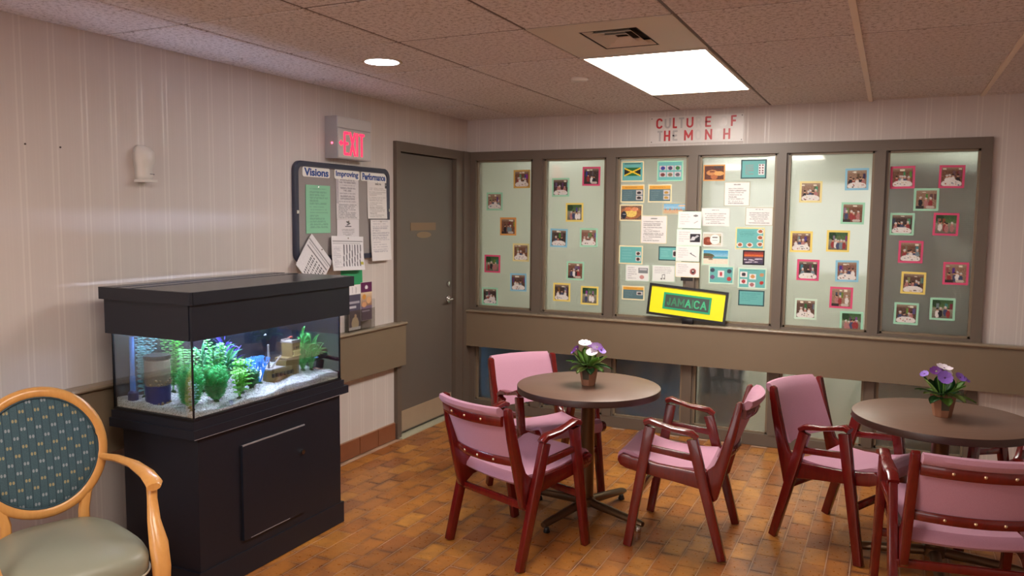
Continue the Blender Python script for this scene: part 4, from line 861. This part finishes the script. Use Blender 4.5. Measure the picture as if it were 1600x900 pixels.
# gravel
def gravel_mat():
    M = Mat('pale_gravel'); v = M.new('ShaderNodeTexVoronoi'); v.inputs['Scale'].default_value = 230; M.link(M.obj(), v.inputs['Vector'])
    x_, y_, z_ = M.xyz(v.outputs['Color']); c = M.ramp(x_, [(0, lin((120, 112, 104))), (.12, lin((190, 184, 176))), (.5, lin((216, 212, 206))), (1, lin((236, 232, 226)))]); M.set(color=c, rough=.8); M.bump(v.outputs['Distance'], .8, .004); return M.m
GRAV = gravel_mat(); g = random.Random(8); nx, ny = 34, 66
def gz(x, y): return .812+.022*math.sin((y+3)*5.1)*.5+.018*(X1-x)/(X1-X0)+.006*math.sin(x*40+y*23)
co = []; fs = []
for j in range(ny):
    for i in range(nx):
        x = X0+.01+(X1-X0-.02)*i/(nx-1); y = Y0+.01+(Y1-Y0-.02)*j/(ny-1); co.append((x, y, gz(x, y)+g.uniform(-.002, .002)))
for j in range(ny-1):
    for i in range(nx-1): a = j*nx+i; fs.append((a, a+1, a+nx+1, a+nx))
b0 = len(co)
for i in list(range(nx)): pass
edge = [i for i in range(nx)]+[j*nx+nx-1 for j in range(1, ny)]+[(ny-1)*nx+i for i in range(nx-2, -1, -1)]+[j*nx for j in range(ny-2, 0, -1)]
for e in edge: co.append((co[e][0], co[e][1], .788))
for k in range(len(edge)): k2 = (k+1) % len(edge); fs.append((edge[k2], edge[k], b0+k, b0+k2))
OCT = [(1,0,0),(-1,0,0),(0,1,0),(0,-1,0),(0,0,1),(0,0,-1)]; OF = [(0,2,4),(2,1,4),(1,3,4),(3,0,4),(2,0,5),(1,2,5),(3,1,5),(0,3,5)]
for _ in range(2600):
    x, y = g.uniform(X0+.015, X1-.012), g.uniform(Y0+.012, Y1-.015); r = g.uniform(.0025, .006); b = len(co); q = g.random()*3
    for a in OCT: co.append((x+r*(a[0]*math.cos(q)-a[1]*math.sin(q)), y+r*(a[0]*math.sin(q)+a[1]*math.cos(q)), gz(x, y)+a[2]*r*.7))
    fs += [tuple(b+i for i in f) for f in OF]
me = bpy.data.meshes.new('gravel'); me.from_pydata(co, [], fs); me.shade_smooth(); stuff(tag(link(me, 'gravel', GRAV), 'bed of pale gravel on the floor of the fish tank', 'gravel'))
# aquatic plants
def blade(bm, o, d, L, w, droop, n=5, tw=0):
    d = Vector(d).normalized(); s = d.cross(Vector((0, 0, 1))); s = s.normalized() if s.length > .01 else Vector((1, 0, 0)); s = Matrix.Rotation(tw, 3, d) @ s; rows = []
    hz = Vector((d.x, d.y, 0)); hz = hz.normalized() if hz.length > .01 else Vector((1, 0, 0))
    for j in range(n+1):
        q = j/n; c = Vector(o)+d*L*q+hz*droop*q*q*L*.6-Vector((0, 0, 1))*droop*q*q*q*L; ww = w*(math.sin(PI*(q*.9+.08)))**.7; rows.append((bm.verts.new(c+s*ww), bm.verts.new(c-s*ww)))
    for a, b in zip(rows, rows[1:]): bm.faces.new((a[0], a[1], b[1], b[0]))
def aq(name, label, x, y, build, mat, stem=None):
    t = thing(name, label, 'aquarium plant', (x, y, gz(x, y)-.003)); bm = B(); build(bm)
    for v in bm.verts:
        v.co.x = min(max(v.co.x, X0+.012-x), X1-.010-x); v.co.y = min(max(v.co.y, Y0+.012-y), Y1-.012-y); v.co.z = min(v.co.z, 1.112-gz(x, y))
    stuff(done(bm, 'foliage', mat, t, smooth=False))
    bm = B(); lathe(bm, [(.014, 0), (.012, .008), (.004, .014)], 10); 
    if stem: stem(bm)
    done(bm, 'base', LEAFM[0], t); return t
def clampx(v): return v
def grass(h, n, spread, w, seed):
    def f(bm):
        g = random.Random(seed)
        for i in range(n):
            a = g.random()*2*PI; q = g.random(); z = h*.75*q*g.random(); e = spread*(.35+.65*g.random()); blade(bm, (.004*math.cos(a), .004*math.sin(a), z), (math.cos(a)*e, math.sin(a)*e, 1), (h-z)*g.uniform(.45, .75) if z else h*g.uniform(.7, 1), w, g.uniform(.1, .55), 6, g.random()*3)
    return f
def bushy(h, n, rad, seed):
    def f(bm):
        g = random.Random(seed)
        for s in range(n):
            a = g.random()*2*PI; top = Vector((rad*math.cos(a)*g.random()**.5, rad*math.sin(a)*g.random()**.5, h*g.uniform(.65, 1))); m = 18
            for j in range(2, m):
                q = j/m; c = Vector((top.x*q**.6, top.y*q**.6, top.z*q))
                for k in range(4): b = g.random()*2*PI; blade(bm, c, (math.cos(b), math.sin(b), 1.5), .036*(1.15-q*.5), .0020, .3, 2, g.random()*3)
    return f
def leafy(h, n, rad, L, w, seed, gap=.011):
    def f(bm):
        g = random.Random(seed)
        for s in range(n):
            a = s*2*PI/n+g.random(); rr_ = rad*g.uniform(.4, 1); top = Vector((rr_*math.cos(a), rr_*math.sin(a), h*g.uniform(.8, 1))); m = int(top.z/gap)
            tube(bm, [(0, 0, 0), top*.5, top], .0015, 5)
            for j in range(3, m):
                q = j/m; c = top*q
                for k in range(2): b = j*1.57+k*PI+.3; blade(bm, c, (math.cos(b), math.sin(b), .55), L*(1.1-q*.5), w, .4, 3, 0)
    return f
def coral(h, seed, rad=.035):
    def f(bm):
        g = random.Random(seed)
        def br(p, d, L, r, k):
            q = Vector(p)+Vector(d).normalized()*L; tube(bm, [p, (Vector(p)+q)/2+Vector((g.uniform(-.002, .002), g.uniform(-.002, .002), 0)), q], [r, r*.9, r*.7], 5)
            if k:
                for _ in range(3 if k > 1 else 2):
                    b = g.random()*2*PI; br(q, Vector(d)+Vector((math.cos(b)*.55, math.sin(b)*.55, .45)), L*.72, r*.72, k-1)
        for s in range(5): b = s*1.3; br((0, 0, 0), (math.cos(b)*.4, math.sin(b)*.4, 1), h*.36, .0050, 3)
    return f
AG = {'g1': speckled('plant_green', (58, 196, 110), .4, .3, 50), 'g2': speckled('plant_bright_green', (74, 190, 66), .4, .25, 50), 'g3': speckled('plant_lime', (104, 204, 60), .4, .25, 50), 'g4': speckled('plant_grass_green', (84, 180, 90), .4, .3, 60),
      'pu': speckled('plant_purple', (74, 62, 168), .4, .3, 50), 'bl': plain('plant_electric_blue', (60, 150, 240), .4), 'te': speckled('plant_teal', (120, 190, 190), .4, .2, 60), 'dk': speckled('plant_dark_green', (66, 150, 100), .4, .3, 50)}
aq('feathery_plant', 'green feathery bush at the front left corner of the fish tank', .545, -3.46, bushy(.19, 60, .06, 1), AG['g1'])
aq('feathery_plant', 'green feathery bush behind the front pane, right of the tank corner', .56, -3.33, bushy(.17, 56, .06, 2), AG['g1'])
aq('leafy_plant', 'tall bright green leafy plant reaching the hood at the tank corner', .48, -3.40, leafy(.29, 4, .05, .038, .0095, 3), AG['g2'])
aq('leafy_plant', 'tall bright green leafy plant right of the tank corner', .50, -3.26, leafy(.285, 4, .05, .038, .0095, 4), AG['g2'])
aq('leafy_plant', 'tall pale green leafy plant at the back left of the fish tank', .24, -3.44, leafy(.30, 4, .05, .036, .009, 5), AG['te'])
aq('leafy_plant', 'pale green leafy plant behind the ornament in the fish tank', .26, -3.30, leafy(.30, 4, .05, .036, .009, 15), AG['g2'])
aq('leafy_plant', 'lime green leafy plant in the middle of the fish tank', .53, -3.14, leafy(.18, 7, .05, .038, .010, 6), AG['g3'])
aq('spiky_plant', 'large dark green spiky plant behind the lime plant', .40, -3.13, grass(.30, 120, .6, .0055, 7), AG['dk'])
aq('purple_plant', 'purple spiked plant among the green at the tank middle', .33, -3.05, grass(.31, 60, .5, .006, 8), AG['pu'])
aq('leafy_plant', 'small pale teal leafy plant at the tank front corner', .60, -3.50, leafy(.15, 3, .03, .022, .005, 9), AG['te'])
aq('coral_plant', 'bright blue branching coral plant left of the shipwreck', .50, -2.995, coral(.15, 10), AG['bl'])
aq('coral_plant', 'pale blue branching coral plant between the shipwreck and spiky plant', .43, -2.99, coral(.14, 12), plain('plant_pale_blue', (110, 170, 236), .4))
aq('grass_plant', 'tall green grassy plant right of the shipwreck', .50, -2.68, grass(.27, 90, .42, .005, 11), AG['g4'])
aq('grass_plant', 'tall green grassy plant at the right end of the fish tank', .50, -2.615, grass(.28, 90, .36, .005, 13), AG['g4'])
aq('leafy_plant', 'lime green leafy plant hugging the feathery bush right of the tank corner', .59, -3.22, leafy(.15, 5, .045, .034, .009, 21), AG['g3'])
aq('feathery_plant', 'small dark feathery bush at the foot of the spiky plant', .52, -3.07, bushy(.09, 26, .04, 22), AG['dk'])
aq('spiky_plant', 'second spiky plant with long arching leaves left of the coral', .36, -3.22, grass(.30, 100, .6, .0055, 23), AG['dk'])
# shipwreck ornament
SH = speckled('olive_resin', (126, 104, 54), .6, .3, 60, .002); SHD = plain('dark_gun_port', (40, 32, 22), .8); SHG = speckled('grey_resin', (150, 138, 130), .6, .2, 60)
t = thing('shipwreck_ornament', 'tan resin shipwreck ornament with castle-like stern in the fish tank', 'ornament', (.50, -2.845, gz(.5, -2.845)-.006), PI/2)
bm = B(); loft(bm, [[(x, -w, 0), (x, w, 0), (x, w*1.25, h), (x, -w*1.25, h)] for x, w, h in ((-.115, .012, .066), (-.09, .026, .07), (-.03, .032, .066), (.0, .032, .07))]); done(bm, 'hull', SH, t, bevel=.003)
bm = B(); box(bm, .0, .05, -.034, .034, 0, .108); box(bm, .0, .05, -.038, .038, .100, .110); done(bm, 'quarter_deck', SH, t, bevel=.002)
bm = B(); loft(bm, [[(.048, -.034, 0), (.094, -.034, 0), (.094, .034, 0), (.048, .034, 0)], [(.046, -.034, .13), (.102, -.034, .13), (.102, .034, .13), (.046, .034, .13)], [(.046, -.036, .186), (.108, -.036, .186), (.108, .036, .186), (.046, .036, .186)]]); done(bm, 'stern_castle', SH, t, bevel=.002)
bm = B()
for i in range(6):
    for yy in (-.038, .032): box(bm, .044+.0112*i, .044+.0112*i+.007, yy, yy+.006, .186, .196)
box(bm, .044, .110, -.038, .038, .180, .187); done(bm, 'battlement', SHG, t)
for i in range(6): bm = B(); box(bm, -.098+.026*i, -.086+.026*i, -.046 if i > 3 else -.043, -.03, .030, .048); done(bm, 'gun_port', SHD, t)
for i in range(3): bm = B(); box(bm, .056+.016*i, .064+.016*i, -.0375, -.03, .15, .162); done(bm, 'window_opening', SHD, t)
bm = B(); box(bm, .05, .104, -.042, -.034, .112, .118); [box(bm, .052+.0085*i, .055+.0085*i, -.042, -.039, .118, .138) for i in range(6)]; box(bm, .05, .104, -.042, -.034, .138, .142); done(bm, 'balcony', plain('cream_resin', (206, 190, 120), .6), t)
bm = B(); tube(bm, [(-.085, 0, .06), (-.086, 0, .19)], [.006, .0045], 8); done(bm, 'mast', SHG, t); bm = B(); tube(bm, [(-.078, -.01, .072), (-.02, -.02, .128)], .0045, 8); done(bm, 'fallen_spar', SHG, t)
bm = B(); box(bm, -.11, -.01, -.036, .036, .066, .072); done(bm, 'deck', SHG, t, bevel=.002)
# jar ornament and tube
t = thing('jar_ornament', 'round jar ornament with dark lid, brown middle and blue base in the tank', 'ornament', (.36, -3.47, gz(.36, -3.47)-.01))
bm = B(); lathe(bm, [(.001, 0), (.052, 0), (.054, .09), (.001, .09)], 28, caps=False); done(bm, 'blue_base', plain('deep_blue_resin', (28, 40, 110), .4), t, smooth='auto')
bm = B(); lathe(bm, [(.05, .09), (.054, .10), (.054, .20), (.046, .206), (.001, .206)], 28, caps=False); done(bm, 'brown_body', speckled('tan_jar_glass', (140, 126, 112), .2, .1, 10), t, smooth='auto')
bm = B(); lathe(bm, [(.001, .206), (.056, .206), (.058, .212), (.056, .222), (.001, .222)], 28, caps=False); done(bm, 'lid', BLACKPL, t, smooth='auto')
bm = B(); g = random.Random(4)
for k in range(70):
    a = g.random()*2*PI; z = g.choice((.09+.035*g.random(), .004+.012*g.random())); bmesh.ops.create_icosphere(bm, subdivisions=1, radius=g.uniform(.004, .008), matrix=Matrix.Translation((.053*math.cos(a), .053*math.sin(a), z)))
stuff(done(bm, 'pebble_band', speckled('tan_pebbles', (150, 124, 90), .7, .4, 40), t, smooth=True))
t = thing('filter_tube', 'upright blue-tinted filter tube at the back left of the fish tank', 'filter tube', (.245, -3.505, .80))
bm = B(); lathe(bm, [(.012, 0), (.012, .12), (.010, .122), (.010, .30)], 14); done(bm, 'tube', plain('blue_clear_plastic', (90, 140, 210), .15), t, smooth='auto')
bm = B(); lathe(bm, [(.022, -.005), (.022, .05), (.013, .06)], 14); done(bm, 'strainer', plain('dark_blue_strainer', (20, 36, 90), .5), t, smooth='auto')
def fish(label, loc, rz, mat, L=.022):
    t = thing('fish', label, 'fish', loc, rz, 'small fish in the tank'); bm = B()
    rings = [[(x*L, w*L*math.cos(a*PI/4), w*1.5*L*math.sin(a*PI/4)) for a in range(8)] for x, w in ((.5, .02), (.42, .1), (.2, .17), (-.1, .14), (-.35, .05), (-.42, .035))]
    loft(bm, rings); done(bm, 'body', mat, t, smooth=True); bm = B(); box(bm, -.001, .001, 0, 0, 0, 0) if False else prism(bm, [(-.4*L, 0), (-.72*L, .2*L), (-.64*L, 0), (-.72*L, -.2*L)], -.0006, .0006, 'y'); done(bm, 'tail_fin', mat, t)
fish('tiny red-orange fish above the shipwreck stern', (.50, -2.77, 1.02), R(60), plain('orange_fish', (206, 84, 50), .4)); fish('tiny silver fish near the top middle of the fish tank', (.50, -2.95, 1.055), R(100), plain('silver_fish', (200, 206, 214), .3), .018)
fish('tiny pale blue fish between the grassy plants', (.56, -2.64, .90), R(70), plain('pale_blue_fish', (120, 160, 230), .3), .02)

# ================================================================== OVAL-BACK ARMCHAIR
def oval_fabric():
    M = Mat('teal_patterned_fabric'); x, y, z = M.xyz(M.obj()); u = M.math('DIVIDE', x, .052); v = M.math('DIVIDE', z, .032); row = M.math('FLOOR', v)
    par = M.math('MODULO', M.math('ABSOLUTE', row), 2); uu = M.math('ADD', u, M.math('MULTIPLY', par, .5)); fu = M.math('SUBTRACT', M.math('FRACT', uu), .5); fv = M.math('SUBTRACT', M.math('FRACT', v), .5)
    a = M.math('ABSOLUTE', fu); d = M.math('ADD', M.math('POWER', M.math('DIVIDE', M.math('SUBTRACT', a, .10), .075), 2), M.math('POWER', M.math('DIVIDE', fv, .20), 2)); dot = M.math('LESS_THAN', d, 1)
    wn = M.new('ShaderNodeTexWhiteNoise', noise_dimensions='2D'); cb_ = M.new('ShaderNodeCombineXYZ'); M.link(M.math('FLOOR', uu), cb_.inputs[0]); M.link(row, cb_.inputs[1]); M.link(cb_.outputs[0], wn.inputs['Vector'])
    alt = M.math('MODULO', M.math('ABSOLUTE', row), 4); dc = M.mix(M.math('LESS_THAN', alt, 1.5), lin((190, 172, 120)), lin((172, 178, 184)))
    line = M.math('LESS_THAN', M.math('ABSOLUTE', M.math('SUBTRACT', M.math('FRACT', M.math('MULTIPLY', u, 2)), .5)), .06)
    n = M.noise(260, 3); base = M.mix(n, lin((58, 82, 92)), lin((84, 108, 116))); c = M.mix(M.math('MULTIPLY', line, .5), base, lin((30, 42, 54))); c = M.mix(M.math('MULTIPLY', dot, .6), c, dc)
    M.set(color=c, rough=.85, spec=.2); M.bump(n, .4, .0015); return M.m
t = thing('oval_back_armchair', 'honey maple armchair with oval teal patterned back and sage vinyl seat', 'chair', (.36, -4.0, 0), R(-111))   # local y = forward
CZ = .715
def ring_pt(a, rx, rz, off=0): z = rz*math.sin(a); return Vector((rx*math.cos(a), -.06-.22*(z)+off, CZ+z))
bm = B(); rings = []
for k in range(56):
    a = k*2*PI/56; rr = []
    for b in range(10):
        q = b*2*PI/10; dr_ = .022*math.cos(q); dn = .016*math.sin(q); p = ring_pt(a, .222+dr_, .226+dr_); rr.append(p+Vector((0, dn, dn*.2)))
    rings.append(rr)
rings.append(rings[0])
V = loft(bm, rings, True, False); bmesh.ops.remove_doubles(bm, verts=bm.verts, dist=1e-5); done(bm, 'back_frame', MAPLE, t, smooth=True)
for side, nm in ((1, 'back_upholstery'), (-1, 'rear_upholstery')):
    bm = B(); rings = []
    for s in (1, .97, .85, .6, .3, .02): rings.append([ring_pt(k*2*PI/48, .206*s, .210*s, side*(.004+.020*(1-s**2)**.6)) for k in range(48)])
    loft(bm, rings, True, True); o = done(bm, nm, oval_fabric(), t, smooth=True)
bm = B(); tube(bm, [ring_pt(k*2*PI/48, .204, .208, .010) for k in range(49)], .004, 6, False); done(bm, 'back_piping', plain('teal_piping', (50, 74, 84), .6), t, smooth=True)
for s in (-1, 1):
    bm = B(); prs = [(.125, -.035, .02, .0), (.125, -.03, .022, .25), (.13, -.01, .024, .42), (.150, -.012, .024, .50), (.165, -.03, .022, .56)]
    bm2 = [(s*.19, -.12, .016, 0.0), (s*.155, -.05, .020, .22), (s*.135, -.012, .022, .40), (s*.135, -.012, .021, .47), (s*.148, -.025, .022, .53), (s*.180, -.035, .015, .59)]
    rings = [[(x+w*math.cos(b*PI/4), y+w*.8*math.sin(b*PI/4), z) for b in range(8)] for x, y, w, z in bm2]; loft(bm, rings); done(bm, 'rear_leg', MAPLE, t, smooth='auto')
    # armrest
    path = [(s*.215, -.045, .660, .016, .014), (s*.245, .05, .667, .020, .014), (s*.268, .18, .668, .024, .015), (s*.278, .30, .655, .030, .017), (s*.276, .37, .640, .032, .020), (s*.270, .388, .630, .026, .014)]
    bm = B(); rings = [[(x+w*math.cos(b*PI/5), y, z+h*math.sin(b*PI/5)) for b in range(10)] for x, y, z, w, h in path]; loft(bm, rings); done(bm, 'armrest', MAPLE, t, smooth='auto')
    # arm support flowing into the front leg
    path = [(s*.274, .352, .630, .020, .017), (s*.270, .365, .58, .019, .016), (s*.262, .40, .51, .024, .020), (s*.258, .455, .44, .034, .032), (s*.255, .485, .36, .034, .032), (s*.252, .495, .22, .024, .022), (s*.250, .498, .0, .018, .016)]
    bm = B(); rings = [[(x+w*math.cos(b*PI/5), y+h*math.sin(b*PI/5), z) for b in range(10)] for x, y, z, w, h in path]; loft(bm, rings); done(bm, 'front_leg', MAPLE, t, smooth='auto')
def seat_out(k, n, e=0):
    a = k*2*PI/n; c, s_ = math.cos(a), math.sin(a); x = math.copysign(abs(c)**.55, c); y = math.copysign(abs(s_)**.55, s_); w = .20+.035*(y+1)/2*1.4
    return (x*(w+e), .255+y*(.275+e))
bm = B(); n = 56
prof = [(-.012, .355), (0, .365), (.004, .39), (.003, .415), (-.008, .438), (-.03, .452), (-.08, .462), (-.14, .466), (-.19, .467)]
rings = [[(*seat_out(k, n, e), z-.010*max(0, (seat_out(k, n, e)[1]-.3))/.2) for k in range(n)] for e, z in prof]; loft(bm, rings); done(bm, 'seat', VINYL, t, smooth='auto')
bm = B(); tube(bm, [(*seat_out(k, n, .005), .366-.010*max(0, (seat_out(k, n)[1]-.3))/.2) for k in range(n+1)], .004, 6, False); done(bm, 'seat_piping', PIPING, t, smooth=True)
bm = B(); rings = [[(*seat_out(k, n, -.012), z) for k in range(n)] for z in (.30, .357)]; loft(bm, rings); done(bm, 'seat_rail', MAPLE, t, smooth='auto')
